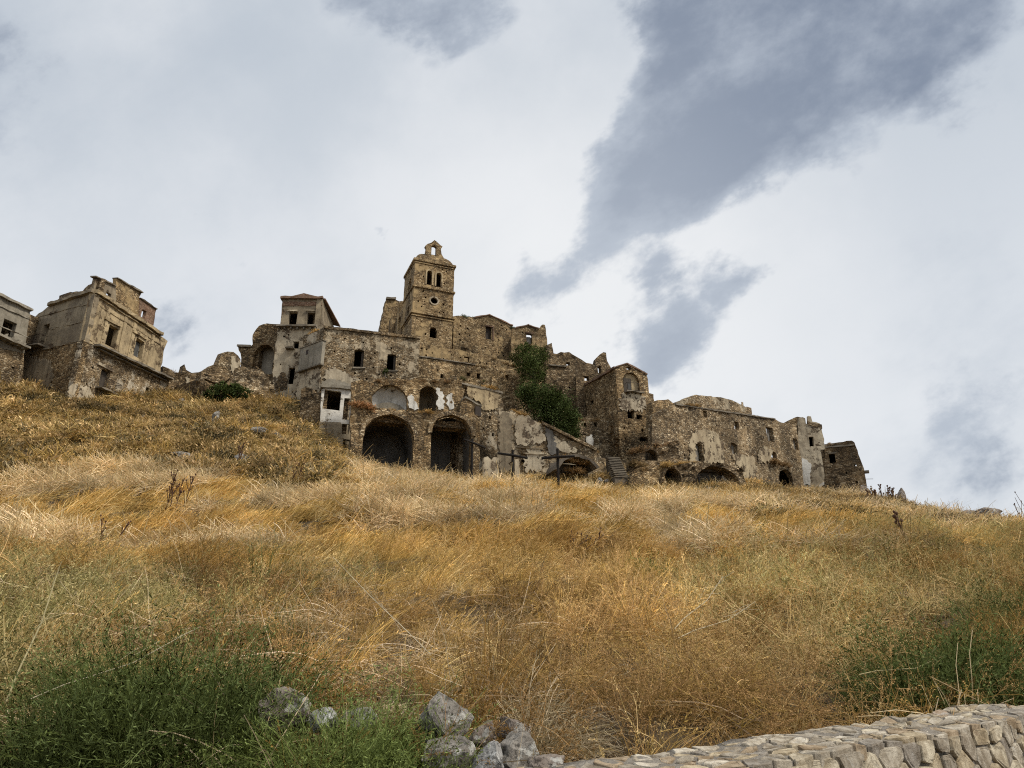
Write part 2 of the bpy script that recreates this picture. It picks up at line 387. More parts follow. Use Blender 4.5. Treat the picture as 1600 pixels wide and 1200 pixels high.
def height(x, y):
    x = np.asarray(x, float); y = np.asarray(y, float); sh = x.shape; x = x.ravel(); y = y.ravel()
    xc = np.clip(x, -110, 110); yc = np.clip(y, -30, 170)
    z = np.empty_like(x)
    for a in range(0, len(x), 20000):
        q = slice(a, a + 20000); r_ = np.hypot(xc[q, None] - C[None, :, 0], yc[q, None] - C[None, :, 1])
        z[q] = kern(r_) @ Wt[:n_] + Wt[n_] + Wt[n_ + 1] * xc[q] + Wt[n_ + 2] * yc[q]
    far = np.maximum(np.maximum(np.abs(x) - 90, y - 150), np.maximum(-y - 25, 0))
    z = z + (-25 - z) * sm(0, 260, far)
    am = sm(6, 30, y)
    z += am * ((vnoise(x, y, 7, 1) - .5) * .9 * (1 - .5 * sm(50, 60, y)) + (vnoise(x, y, 2.6, 2) - .5) * .5) + ((vnoise(x, y, 1.3, 3) - .5) * .34 + (vnoise(x, y, .7, 4) - .5) * .16) * sm(5, 9, y)
    # in front of the roadside wall lies the flat verge
    w_ = sm(-.55, -.25, y - wall_y(x)) ; w_ = np.where(x < -3.5, sm(-.5, 2.5, y - .7 + (x + 3.2) * .1), w_)
    z = z * w_ + np.minimum(z, 0.0) * (1 - w_)
    return z.reshape(sh)
def ground_hit(px, py, y0=4.0, y1=110.0):
    """where the line of sight through that pixel meets the hillside"""
    d = pix_dir(px, py); t_ = np.arange(y0, y1, .1); z = height(t_ * d.x / d.y, t_); zz = EYE.z + t_ * d.z / d.y
    k = np.nonzero(z >= zz)[0]; k = k[0] if len(k) else len(t_) - 1
    return float(t_[k])
def ground(x, y): return float(height(np.array([x]), np.array([y]))[0])
xs = np.concatenate([np.linspace(-1500, -75, 16)[:-1], np.arange(-75, 75.01, .55), np.linspace(75, 1500, 16)[1:]])
ys = np.concatenate([np.linspace(-600, -8, 10)[:-1], np.arange(-8, 115.01, .5), np.linspace(115, 2500, 16)[1:]])
GX, GY = np.meshgrid(xs, ys); GZ = height(GX, GY)
nx, ny = len(xs), len(ys)
idx = np.arange(nx * ny).reshape(ny, nx)
fc = np.stack([idx[:-1, :-1], idx[:-1, 1:], idx[1:, 1:], idx[1:, :-1]], -1).reshape(-1, 4)
me = bpy.data.meshes.new('ground'); me.from_pydata(np.stack([GX.ravel(), GY.ravel(), GZ.ravel()], 1).tolist(), [], fc.tolist())
me.polygons.foreach_set('use_smooth', [True] * len(me.polygons)); me.materials.append(M['soil'])
g_ob = bpy.data.objects.new('ground', me); col.objects.link(g_ob); g_ob['kind'] = 'structure'; g_ob['label'] = 'dry hillside rising to the ruined town'

# ------------------------------------------------------------------ wall builder
class Plane:
    """a vertical wall plane through two plan points; s runs along it, n points to the viewer's side"""
    def __init__(s, A, B, n=None):
        s.o = Vector((A.x, A.y, 0)); t_ = Vector((B.x - A.x, B.y - A.y, 0)); s.len = t_.length; s.t = t_.normalized()
        s.n = Vector((s.t.y, -s.t.x, 0))
        if n is None:
            if s.n.dot(Vector((A.x, A.y, 0)) - Vector((EYE.x, EYE.y, 0))) > 0: s.n = -s.n
        else: s.n = n
    def uv(s, q):
        if len(q) == 3:                            # (s, row, 's'): at that run on the wall, the height seen in that row
            p = s.o + s.t * q[0]
            if q[2] == 'z': return Vector((q[0], q[1]))
            return Vector((q[0], EYE.z + p.y * ratio(q[1])))
        d = pix_dir(*q); den = d.dot(s.n); k = (s.o - EYE).dot(s.n) / den; p = EYE + d * k
        return Vector(((p - s.o).dot(s.t), p.z))
    def pt(s, u, z, d=0): p = s.o + s.t * u + s.n * d; p.z = z; return p
    def back(s, d): q = Plane(s.o, s.o + s.t, s.n); q.o = s.o - s.n * d; return q
def inside(p, loop):
    c = False; j = len(loop) - 1
    for i in range(len(loop)):
        a, b = loop[i], loop[j]
        if (a.y > p.y) != (b.y > p.y) and p.x < (b.x - a.x) * (p.y - a.y) / (b.y - a.y) + a.x: c = not c
        j = i
    return c
def hole_loop(pl, h, rnd):
    kind, cx, cy, w_, hh = h[:5]
    a = pl.uv((cx - w_ / 2, cy)); b = pl.uv((cx + w_ / 2, cy)); lo = pl.uv((cx, cy + hh / 2)); hi = pl.uv((cx, cy - hh / 2))
    s0, s1 = min(a.x, b.x), max(a.x, b.x); z0, z1 = lo.y, hi.y
    j = lambda v=.03: rnd.uniform(-v, v)
    if kind == 'r': return [Vector((s0 + j(), z0 + j())), Vector((s1 + j(), z0 + j())), Vector((s1 + j(), z1 + j())), Vector((s0 + j(), z1 + j()))]
    cs = (s0 + s1) / 2; rw = (s1 - s0) / 2
    if kind == 'o': return [Vector((cs + rw * math.cos(i * math.pi / 6), (z0 + z1) / 2 + (z1 - z0) / 2 * math.sin(i * math.pi / 6))) for i in range(12)]
    rise = min(rw, (z1 - z0) * .6) if kind == 'a' else rw * .35
    L = [Vector((s0 + j(), z0)), Vector((s1 + j(), z0))]
    for i in range(9): g = math.pi * i / 8; L.append(Vector((cs + rw * math.cos(g) + j(.02 + rw * .025), z1 - rise + rise * math.sin(g) + j(.02 + rw * .025))))
    return L
def wall(B, name, pl, outline, mat, holes=(), th=.55, rag=.10, rel=.07, step=.34, putlog=0, off=0, seed=0, label=None, open_back=False, seg=.45):
    rnd = random.Random(hash_(name, outline[0], seed))
    raw = [pl.uv(q) for q in outline]
    ar = sum(raw[i - 1].x * raw[i].y - raw[i].x * raw[i - 1].y for i in range(len(raw)))
    if ar < 0: raw.reverse()
    loop = []
    for i, a in enumerate(raw):
        b = raw[(i + 1) % len(raw)]; e = b - a; L = e.length; n = max(1, int(L / seg)); nn = Vector((-e.y, e.x)).normalized() if L > 0 else Vector((0, 0))
        loop.append(a)
        for k in range(1, n): loop.append(a + e * ((k + rnd.uniform(-.25, .25)) / n) + nn * rnd.uniform(-rag, rag * .6))
    hl = [hole_loop(pl, h, rnd) for h in holes]
    boxes = [(min(v.x for v in h) - .12, max(v.x for v in h) + .12, min(v.y for v in h) - .12, max(v.y for v in h) + .12) for h in hl]
    x0, x1 = min(v.x for v in raw), max(v.x for v in raw); y0, y1 = min(v.y for v in raw), max(v.y for v in raw)
    tries = 0; made = 0
    while made < putlog and tries < putlog * 8:
        tries += 1; c = Vector((rnd.uniform(x0, x1), rnd.uniform(y0, y1))); h = rnd.uniform(.07, .12)
        if not all(inside(c + Vector((dx, dy)), loop) for dx in (-.45, .45) for dy in (-.45, .45)): continue
        if any(b[0] - .3 < c.x < b[1] + .3 and b[2] - .3 < c.y < b[3] + .3 for b in boxes): continue
        q = [c + Vector((dx * h * rnd.uniform(.8, 1.2), dy * h * rnd.uniform(.8, 1.3))) for dx, dy in ((-1, -1), (1, -1), (1, 1), (-1, 1))]
        hl.append(q); boxes.append((c.x - h - .08, c.x + h + .08, c.y - h - .08, c.y + h + .08)); made += 1
    loops = [loop] + hl; pts = []; edges = []; spans = []
    for L in loops:
        b = len(pts); pts += L; spans.append((b, len(L))); edges += [(b + i, b + (i + 1) % len(L)) for i in range(len(L))]
    nl = len(pts)
    yy = y0 + step / 2
    while yy < y1:
        xx = x0 + step / 2
        while xx < x1:
            p = Vector((xx + rnd.uniform(-.3, .3) * step, yy + rnd.uniform(-.3, .3) * step))
            if not any(b[0] < p.x < b[1] and b[2] < p.y < b[3] for b in boxes) and inside(p, loop): pts.append(p)
            xx += step
        yy += step
    V, E, Fc, OV, OE, OF = delaunay_2d_cdt(pts, edges, [], 1, 1e-4)
    def solid(tri, VV):
        c = (VV[tri[0]] + VV[tri[1]] + VV[tri[2]]) / 3
        return not any(b[0] < c.x < b[1] and b[2] < c.y < b[3] and inside(c, h) for b, h in zip(boxes, hl))
    Fc = [f for f in Fc if solid(f, V)]
    remap = {}
    for i, lst in enumerate(OV):
        for q in lst: remap[q] = i
    mb = MB()
    def disp(u, z):
        p = pl.pt(u, z)
        return rel * (noise.noise(p * 1.7) * .8 + noise.noise(p * .45) * 1.2 + noise.noise(p * 4.1) * .5)
    for v in V: mb.v.append(pl.pt(v.x, v.y, off + disp(v.x, v.y)))
    nV = len(V)
    sgn = pl.t.cross(Vector((0, 0, 1))).dot(pl.n) > 0          # winding so that fronts face n
    for f in Fc: mb.f.append(list(f) if sgn else list(f)[::-1])
    for v in V[:]: pass
    bmap = {}
    for q in range(nl):
        i = remap.get(q)
        if i is None: continue
        if i not in bmap: bmap[i] = len(mb.v); mb.v.append(pl.pt(V[i].x, V[i].y, off - th))
    for e in edges:
        a, b = remap.get(e[0]), remap.get(e[1])
        if a is None or b is None or a == b: continue
        q = [a, b, bmap[b], bmap[a]]; mb.f.append(q[::-1] if sgn else q)
    if not open_back:
        V2, E2, F2, OV2, _, _ = delaunay_2d_cdt(pts[:nl], edges, [], 1, 1e-4); b = len(mb.v); F2 = [f for f in F2 if solid(f, V2)]
        for v in V2: mb.v.append(pl.pt(v.x, v.y, off - th))
        for f in F2: mb.f.append([b + i for i in (list(f)[::-1] if sgn else f)])
    o = mb.build(name, mat, B)
    if label: o['label'] = label
    return o
def hash_(*a): return sum(ord(c) * (i + 1) for i, c in enumerate(str(a))) % 99991
def slab(B, name, pl, s0, s1, z0, z1, d0, d1, mat):
    mb = MB(); c = pl.pt((s0 + s1) / 2, (z0 + z1) / 2, (d0 + d1) / 2)
    mb.box(c, abs(s1 - s0) / 2, abs(d1 - d0) / 2, abs(z1 - z0) / 2, pl.t, pl.n); return mb.build(name, mat, B)
def band(B, name, pl, a, b, h, proud, mat, depth=.12):
    """a moulding, ledge or sill between two points of the wall"""
    A, Bq = pl.uv(a), pl.uv(b); mb = MB(); n = max(2, int(abs(Bq.x - A.x) / .5) + 1); rnd = random.Random(hash_(a, b))
    for i in range(n):
        f = i / (n - 1); u = A.x + (Bq.x - A.x) * f; z = A.y + (Bq.y - A.y) * f; j = lambda: rnd.uniform(-.045, .045)
        mb.v += [pl.pt(u, z - h / 2 + j(), -depth), pl.pt(u, z - h / 2 + j(), proud + j()), pl.pt(u, z + h / 2 + j(), proud + j()), pl.pt(u, z + h / 2 + j(), -depth)]
    for i in range(n - 1):
        q = i * 4
        for k in range(4): k2 = (k + 1) % 4; mb.f.append([q + k, q + k2, q + 4 + k2, q + 4 + k])
    mb.f.append([0, 1, 2, 3][::-1]); q = (n - 1) * 4; mb.f.append([q, q + 1, q + 2, q + 3])
    return mb.build(name, mat, B)
def shell(B, pl, s0, s1, z0, z1, depth, mat, roof=True, left=True, right=True, th=.6, rear_top=None):
    """the unseen walls and roof that close a building and keep its inside dark"""
    k = .08
    if left: slab(B, 'side_wall', pl, s0 + k, s0 + k + .5, z0, z1 - .12, -th - .01, -depth, mat)
    if right: slab(B, 'side_wall', pl, s1 - k - .5, s1 - k, z0, z1 - .12, -th - .01, -depth, mat)
    slab(B, 'rear_wall', pl, s0 + k + .51, s1 - k - .51, z0, (rear_top or z1) - .16, -depth + .5, -depth + .02, mat)
    if roof: slab(B, 'roof_deck', pl, s0 + k + .51, s1 - k - .51, z1 - .5, z1 - .18, -th - .02, -depth + .51, mat)
def patch(B, pl, outline, mat, proud=.05, rag=.12, name='plaster_patch', off=0):
    return wall(B, name, pl, outline, mat, th=.10, rag=rag * 1.6, rel=.02, step=.6, off=proud + .07 + off, seg=.17)
def sill(B, pl, cx, cy, w_, h=.14, proud=.18, mat=None): return band(B, 'window_sill', pl, (cx - w_ / 2, cy), (cx + w_ / 2, cy), h, proud, mat or M['slab'])
def rail(B, pl, a, b, h, proud, name='balcony_railing'):
    A, Bq = pl.uv(a), pl.uv(b); mb = MB(); n = max(4, int(abs(Bq.x - A.x) / .14))
    f = lambda k, up: pl.pt(A.x + (Bq.x - A.x) * k, A.y + (Bq.y - A.y) * k + up, proud)
    mb.tube([f(0, h), f(1, h)], .03, 4); mb.tube([f(0, .08), f(1, .08)], .025, 4)
    for i in range(n + 1): mb.tube([f(i / n, .02), f(i / n, h)], .016, 4)
    for k in (0, 1):
        p = f(k, h); q = p - pl.n * proud; mb.tube([p, q], .025, 4)
    return mb.build(name, M['iron'], B)
def leaf_panel(B, name, pl, cx, cy, w_, h_, inset, mat):
    a = pl.uv((cx - w_ / 2, cy)); b = pl.uv((cx + w_ / 2, cy)); lo = pl.uv((cx, cy + h_ / 2)); hi = pl.uv((cx, cy - h_ / 2))
    return slab(B, name, pl, min(a.x, b.x), max(a.x, b.x), lo.y, hi.y, -inset, -inset - .06, mat)

# ------------------------------------------------------------------ the ruined town, left to right
ledges = []            # places on ledges and wall heads where dry grass has rooted: (x, y, z, size, tint)
def ledge(pl, a, b, n, size=.5, d=-.15, tint=(.40, .27, .12)):
    A, Bq = pl.uv(a), pl.uv(b)
    for i in range(n):
        k = random.random(); p = pl.pt(A.x + (Bq.x - A.x) * k, A.y + (Bq.y - A.y) * k - .05, d + random.uniform(-.2, .2)); ledges.append((p.x, p.y, p.z, size * random.uniform(.5, 1.2), tint))
def root(name, label, px, py, depth, cat='house'): return thing(name, label, cat, P(px, py, depth))

# --- A: concrete-fronted house cut by the left edge
B = root('concrete_house', 'grey concrete-fronted house with square balcony opening, cut by the left edge', 20, 600, 60)
a0 = P(0, 463, 58); pl = Plane(at_z(48, 485, a0.z), a0)
wall(B, 'upper_wall', pl, [(38, 552), (47, 486), (0, 463), (-60, 434), (-60, 530)], M['concrete'], [('r', 14, 513, 22, 26)], rag=.03, rel=.03)
wall(B, 'lower_wall', pl, [(30, 640), (38, 547), (-60, 526), (-60, 640)], M['rubble_grey'], rag=.06, putlog=6, off=-.03)
band(B, 'roof_edge', pl, (49, 485), (-60, 433), .25, .25, M['concrete']); band(B, 'string_course', pl, (46, 498), (-60, 452), .14, .08, M['concrete'])
band(B, 'balcony_slab', pl, (37, 545), (-40, 512), .22, .9, M['concrete'], .1)
for x_ in (2, 12, 22, 31): band(B, 'balcony_bracket', pl, (x_ - 2, 541 - (31 - x_) * .45), (x_ + 2, 541 - (31 - x_) * .45), .6, .6, M['concrete'])
band(B, 'balcony_rail', pl, (36, 529), (-40, 500), .08, .8, M['concrete'], -.7)
e = pl.uv((-60, 434)); q = pl.uv((47, 486)); shell(B, pl, q.x, e.x, q.y - 14, q.y, 8, M['rubble_dark'])

# --- B: the palazzo
B = root('ruined_palazzo', 'tall corner palazzo with ochre stucco, long stone ledge and broken brick attic', 150, 630, 62)
c0 = P(148, 456, 60); cr_ = at_z(262, 530, c0.z); cl_ = at_z(79, 477, c0.z)
pr = Plane(c0, cr_); pf = Plane(c0, cl_)
wall(B, 'lower_wall', pr, [(0, 690, 's'), (0, 531, 's'), (200, 562), (261, 590), (262, 600), (258, 680)], M['rubble_plaster2'], [('s', 163, 593, 15, 34), ('r', 232, 617, 11, 22), ('a', 154, 627, 15, 9)], putlog=26)
wall(B, 'upper_wall', pr, [(0, 533, 's'), (0, 455, 's'), (200, 489), (249, 522), (250, 540), (253, 556), (247, 570), (250, 588), (200, 562)], M['ochre'], [('r', 175, 526, 17, 35), ('r', 217, 545, 14, 31)], rel=.03, rag=.05, off=.03)
wall(B, 'upper_wall', pr, [(250, 524), (262, 533), (256, 548), (255, 560), (251, 575), (252, 589), (249.5, 588), (249, 572), (254.5, 556), (251.5, 540)], M['ochre'], rel=.05, rag=.12, off=-.02, label='cracked corner slab leaning away from the stucco wall')
wall(B, 'attic_wall', pr, [(.15, 458, 's'), (.15, 433, 's'), (160, 433), (184, 446), (185, 455), (186, 480), (176, 473)], M['ochre_dark'], [('r', 173, 463, 8, 14)], th=.35, rag=.04, off=-.3)
wall(B, 'attic_wall', pr, [(185.5, 480), (186, 435), (204, 444), (226, 457), (222, 465), (222, 480), (222, 501)], M['rubble_tower'], [], th=.35, rag=.05, off=-.34)
wall(B, 'attic_wall', pr, [(221, 501), (222, 466), (234, 474), (248, 482), (246, 490), (243, 515)], M['brick'], [('r', 222 + 6, 490, 7, 13)], th=.35, rag=.04, off=-.3)
for a, b in (((152, 431), (184, 446)), ((186, 434), (226, 457)), ((222, 465), (248, 483))): band(B, 'attic_coping', pr, a, b, .12, -.12, M['slab'], .75)
band(B, 'cornice', pr, (147.5, 455), (251, 523), .34, .38, M['ochre']); band(B, 'cornice_moulding', pr, (147.5, 461), (250, 528), .12, .18, M['ochre'])
band(B, 'frieze_moulding', pr, (146, 472), (250, 538), .10, .10, M['ochre'])
band(B, 'stone_ledge', pr, (146, 539), (262, 593), .20, .75, M['slab']); band(B, 'ledge_bracket', pr, (150, 545), (258, 596), .12, .35, M['slab'])
for x_, y_ in ((146, 500), (164, 508), (191, 522), (205, 532), (234, 548)): leaf_panel(B, 'pilaster', pr, x_, y_ + 2, 5 if x_ > 150 else 8, 66, -.10, M['ochre'])
for x_, y_, w_ in ((175, 503, 25), (217, 523, 22)): band(B, 'window_head', pr, (x_ - w_ / 2, y_ - w_ * .26), (x_ + w_ / 2, y_ + w_ * .26), .28, .22, M['ochre'])
band(B, 'door_head', pr, (152, 567), (176, 580), .26, .18, M['pale'])
leaf_panel(B, 'door', pr, 162, 594, 14, 33, .35, M['door']); leaf_panel(B, 'door', pr, 217, 546, 10, 26, .4, M['glass'])
band(B, 'balcony_slab', pr, (149, 605), (178, 618), .16, .7, M['slab']); rail(B, pr, (151, 604), (178, 617), .95, .66)
patch(B, pr, [(106, 607), (118, 600), (140, 608), (146, 622), (165, 622), (186, 640), (186, 660), (106, 650)], M['pale'])
wall(B, 'lower_wall', pf, [(0, 690, 's'), (0, 531, 's'), (95, 541), (46, 552), (38, 600), (34, 660)], M['rubble'], putlog=10, rag=.05)
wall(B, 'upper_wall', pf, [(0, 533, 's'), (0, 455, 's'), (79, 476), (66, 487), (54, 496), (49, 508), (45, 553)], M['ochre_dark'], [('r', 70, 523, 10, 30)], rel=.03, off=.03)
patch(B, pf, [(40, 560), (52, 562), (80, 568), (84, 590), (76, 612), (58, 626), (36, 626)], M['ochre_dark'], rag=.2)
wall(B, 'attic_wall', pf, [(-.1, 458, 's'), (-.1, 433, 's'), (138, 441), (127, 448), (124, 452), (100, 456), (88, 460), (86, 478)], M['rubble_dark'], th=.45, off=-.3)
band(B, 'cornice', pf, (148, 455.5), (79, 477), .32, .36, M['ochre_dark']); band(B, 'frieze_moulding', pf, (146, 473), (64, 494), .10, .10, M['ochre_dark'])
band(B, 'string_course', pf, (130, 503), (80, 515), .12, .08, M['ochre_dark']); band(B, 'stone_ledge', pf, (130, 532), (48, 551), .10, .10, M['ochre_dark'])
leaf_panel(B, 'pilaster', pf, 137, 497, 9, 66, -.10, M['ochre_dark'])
band(B, 'balcony_slab', pf, (72, 541), (44, 547), .16, .8, M['slab']); rail(B, pf, (71, 540), (46, 546), .95, .75)
zt = c0.z - .5
pb = pr.back(7.5)
wall(B, 'rear_wall', pb, [(-1, zt - 14, 'z'), (-1, zt - 1, 'z'), (pr.len * .35, zt - .4, 'z'), (pr.len * .6, zt - 2.5, 'z'), (pr.len, zt - 4, 'z'), (pr.len, zt - 14, 'z')], M['rubble_dark'], [('r', 171, 528, 5, 18)])
slab(B, 'upper_floor', pr, 2.6, pr.len - .8, zt - 5.6, zt - 5.3, -.7, -7, M['slab']); slab(B, 'side_wall', pr, pr.len - .7, pr.len - .15, zt - 14, zt - 3.2, -.62, -7.4, M['rubble_dark'])
slab(B, 'side_wall', pr, -6.6, -6.1, zt - 14, zt - 2, -4.8, -8, M['rubble_dark'])
slab(B, 'upper_ceiling', pr, 2.6, pr.len - .8, zt - .75, zt - .5, -.7, -6.9, M['slab'])

# --- C: fallen houses between the palazzo and the main group
B = root('collapsed_wall', 'low collapsed rubble wall with a little stone spike, right of the tall palazzo', 285, 620, 74, 'ruin')
pl = Plane(P(255, 600, 72), P(318, 600, 75)); wall(B, 'rubble_face', pl, [(250, 660), (254, 572), (262, 575), (272, 581), (283, 584), (286, 577), (288, 569), (291, 578), (300, 583), (314, 586), (318, 660)], M['rubble_dark'], rel=.25, rag=.2, th=1.2)
patch(B, pl, [(289, 590), (293, 588), (295, 600), (292, 606)], M['pale']); ledge(pl, (262, 577), (312, 587), 14, .6, -.5)
B = root('roofless_hut', 'small roofless stone hut with a flat broken top, left of the vaulted ruin', 345, 610, 72, 'ruin')
pl = Plane(P(313, 590, 70), P(378, 590, 74))
wall(B, 'front_wall', pl, [(310, 660), (314, 588), (315, 580), (327, 574), (340, 570), (344, 560), (348, 551), (356, 549), (365, 550), (371, 556), (376, 562), (377, 640), (360, 660)], M['rubble_grey'], rel=.16, rag=.16, th=.9)
wall(B, 'broken_gable', Plane(P(312, 600, 69), P(360, 600, 70)), [(312, 630), (316, 587), (325, 579), (342, 571), (350, 575), (358, 580), (359, 590), (345, 601), (330, 596), (320, 592)], M['rubble_dark'], rel=.2, rag=.2)
patch(B, pl, [(362, 556), (372, 560), (375, 566), (367, 582), (361, 584)], M['pale']); e = pl.uv((314, 585)); q = pl.uv((377, 562)); shell(B, pl, e.x, q.x, e.y - 6, e.y - .3, 5, M['rubble_dark'])
B = root('vaulted_ruin', 'broken house with a cut-open grey vault beside the loggia house', 405, 600, 75, 'ruin')
pl = Plane(P(372, 560, 76), P(440, 560, 75))
wall(B, 'front_wall', pl, [(376, 640), (377, 560), (376, 552), (372, 541), (392, 541), (395, 538), (397, 520), (401, 514), (411, 507), (424, 506), (438, 506), (438, 640)], M['rubble'], [('a', 411, 562, 33, 46)], rel=.12, rag=.14, th=.8)
c = pl.uv((411, 585)); slab(B, 'vault_rear_wall', pl, c.x - 2.2, c.x + 2.2, c.y - 2, c.y + 6, -1.5, -1.8, M['concrete'])
e = pl.uv((377, 545)); q = pl.uv((438, 520)); shell(B, pl, pl.uv((396, 530)).x, q.x, e.y - 8, q.y + .3, 6, M['rubble_dark'])
band(B, 'cornice', pl, (372, 541), (393, 541.5), .22, .3, M['slab']); leaf_panel(B, 'dark_hole_panel', pl, 418, 565, 5, 10, 1.42, M['door'])  # dark panel added in place of the small hole in the rear wall
B = root('rubble_terrace', 'heaped rubble terrace wall below the cut-open vault', 395, 610, 70, 'ruin')
pl = Plane(P(364, 590, 69), P(428, 590, 70)); wall(B, 'rubble_face', pl, [(360, 650), (365, 590), (368, 576), (378, 572), (392, 575), (400, 572), (412, 580), (420, 590), (428, 600), (430, 650)], M['rubble_grey'], rel=.3, rag=.25, th=1.5)
ledge(pl, (368, 577), (420, 590), 14, .6, -.6)

# --- D: the house with the loggia room on top
B = root('loggia_house', 'tall narrow pale house with a two-window loggia room under a low gable', 460, 620, 72)
z0 = P(441, 466, 73).z; pl = Plane(P(441, 466, 73), P(503, 466, 73)); ps = Plane(P(503, 466, 73), P(503, 466, 73) + Vector((-.4, 7.5, 0)), Vector((1, .05, 0)).normalized())
wall(B, 'lower_wall', pl, [(418, 680), (425, 600), (430, 545), (434, 512), (505, 512), (505, 680)], M['pale'], [('r', 463, 539, 8, 11), ('r', 455, 587, 10, 26)], rel=.06, putlog=12)
wall(B, 'loggia_front', pl, [(437, 512), (441, 464), (503, 464), (504, 512)], M['ochre_dark'], [('r', 456.6, 498, 13, 23), ('r', 485.4, 499, 13, 23)], rel=.03, rag=.03, off=-.15)
wall(B, 'pediment', pl, [(454, 466), (458, 464), (475, 458.5), (488, 464), (492, 466)], M['brick'], rag=.03, rel=.02, th=.4, off=-.1)
band(B, 'cornice', pl, (439, 465.5), (505, 465.5), .26, .25, M['tile']); band(B, 'brick_band', pl, (441, 474), (503, 474), .5, -.08, M['brick'])
for x_ in (456.6, 485.4): band(B, 'window_lintel', pl, (x_ - 8, 484.5), (x_ + 8, 484.5), .16, -.02, M['pale'])
band(B, 'balcony_slab', pl, (434, 511.5), (496, 511.5), .18, .6, M['slab'])
for x_ in (437, 446, 456, 466, 476, 486, 494): band(B, 'balcony_bracket', pl, (x_ - 1, 514.5), (x_ + 1, 514.5), .22, .45, M['slab'])
zb = pl.uv((470, 512)).y
wall(B, 'loggia_side', ps, [(0, zb, 'z'), (0, z0 - .05, 'z'), (7.5, z0 - .05, 'z'), (7.5, zb, 'z')], M['ochre_dark'], rel=.03, rag=.03)
mb = MB(); L_ = pl.uv((441, 466)); R_ = pl.uv((503, 466)); mid = (L_.x + R_.x) / 2
for s_, z_ in ((L_.x - .3, z0 + .05), (mid, z0 + .75), (R_.x + .3, z0 + .05)):
    for d_ in (-.45, -8): mb.v += [pl.pt(s_, z_, d_), pl.pt(s_, z_ + .14, d_)]
mb.f += [[0, 2, 6, 4], [1, 5, 7, 3], [0, 4, 5, 1], [2, 3, 7, 6], [4, 6, 10, 8], [5, 9, 11, 7], [4, 8, 9, 5], [6, 7, 11, 10], [0, 1, 3, 2], [8, 10, 11, 9]]
mb.build('roof', M['tile'], B)
shell(B, pl, L_.x, R_.x, zb - 12, zb - .2, 8, M['rubble_dark']); shell(B, pl, L_.x, R_.x - .4, zb, z0, 7.5, M['rubble_dark'], th=.75)
band(B, 'small_balcony', pl, (448, 546), (461, 546), .15, .6, M['slab']); rail(B, pl, (449, 545), (460, 545), .7, .55)
patch(B, pl, [(434, 590), (440, 582), (447, 588), (449, 606), (433, 612)], M['rubble_dark'], rag=.15, name='blocked_arch')

# --- E: the main two-window house
B = root('two_window_house', 'broad rubble house with two dark upper windows and a grey box oriel', 560, 640, 70)
c0 = P(507, 511, 70); pr = Plane(c0, at_z(657, 527, c0.z)); pf = Plane(c0, at_z(474, 524, c0.z))
E_PL = pr
wall(B, 'front_wall', pr, [(0, 720, 's'), (0, 511, 's'), (530, 514), (560, 516), (590, 521), (620, 523), (656, 528), (655, 560), (654, 720)], M['rubble_plaster'], [('s', 561, 560, 15, 28), ('s', 611.5, 566, 14, 26)], putlog=44, rag=.07)
wall(B, 'side_wall', pf, [(0, 720, 's'), (0, 511, 's'), (492, 519), (474, 524), (472, 545), (468, 590), (460, 640), (458, 720)], M['rubble_plaster2'], [], putlog=8)
band(B, 'eaves_course', pr, (506, 511.5), (657, 528), .28, .16, M['rubble_dark'])
for x_, y_ in ((561, 575), (611.5, 580)): sill(B, pr, x_, y_, 20)
for x_, y_ in ((561, 560), (611.5, 566)):
    leaf_panel(B, 'window_shutter', pr, x_ + 5, y_ + 1, 3, 24, .3, M['door'])
u = pf.uv((489, 575)); v = pf.uv((489, 541)); a = pf.uv((472, 560)).x; b = pf.uv((507, 560)).x
o = slab(B, 'box_oriel', pf, min(a, b) + .12, max(a, b), u.y, v.y, .34, -.05, M['concrete']); o['label'] = 'grey concrete box oriel'
slab(B, 'oriel_slab', pf, min(a, b), max(a, b) + .05, u.y - .16, u.y - .01, .50, -.05, M['slab']); slab(B, 'oriel_roof', pf, min(a, b), max(a, b) + .05, v.y + .01, v.y + .1, .42, -.05, M['slab'])
k_ = pf.uv((484, 551.5)); slab(B, 'oriel_window', pf, k_.x - .2, k_.x + .2, k_.y - .3, k_.y + .25, .35, .30, M['iron'])
patch(B, pr, [(508, 583), (522, 572), (535, 582), (550, 590), (560, 592), (566, 599), (548, 606), (508, 606)], M['pale'], rag=.2)
patch(B, pf, [(467, 600), (472, 576), (500, 578), (503, 612), (488, 610), (478, 602), (470, 640), (462, 640)], M['pale'], rag=.18)
patch(B, pr, [(624, 602), (640, 592), (651, 590), (652, 606), (630, 606)], M['pale'], rag=.12)
z_ = c0.z - .15; shell(B, pr, 0, pr.len, z_ - 12, z_, 8, M['rubble_dark'], left=False); slab(B, 'rear_wall', pf, pf.len - .5, pf.len, z_ - 12, z_ - .3, -.6, -7, M['rubble_dark'])
ledge(pf, (500, 514), (476, 523), 10, .5, -.3, (.46, .30, .11)); ledge(pr, (520, 513), (650, 527), 8, .25)
B = root('dark_buttress', 'ragged rubble buttress at the foot of the grey box oriel', 485, 650, 67, 'ruin')
pl = Plane(P(468, 640, 66.5), P(505, 640, 66)); wall(B, 'rubble_face', pl, [(462, 690), (468, 640), (470, 608), (478, 604), (487, 607), (489, 615), (503, 614), (504, 650), (500, 700)], M['rubble_dark'], rel=.2, rag=.2, th=2.2)

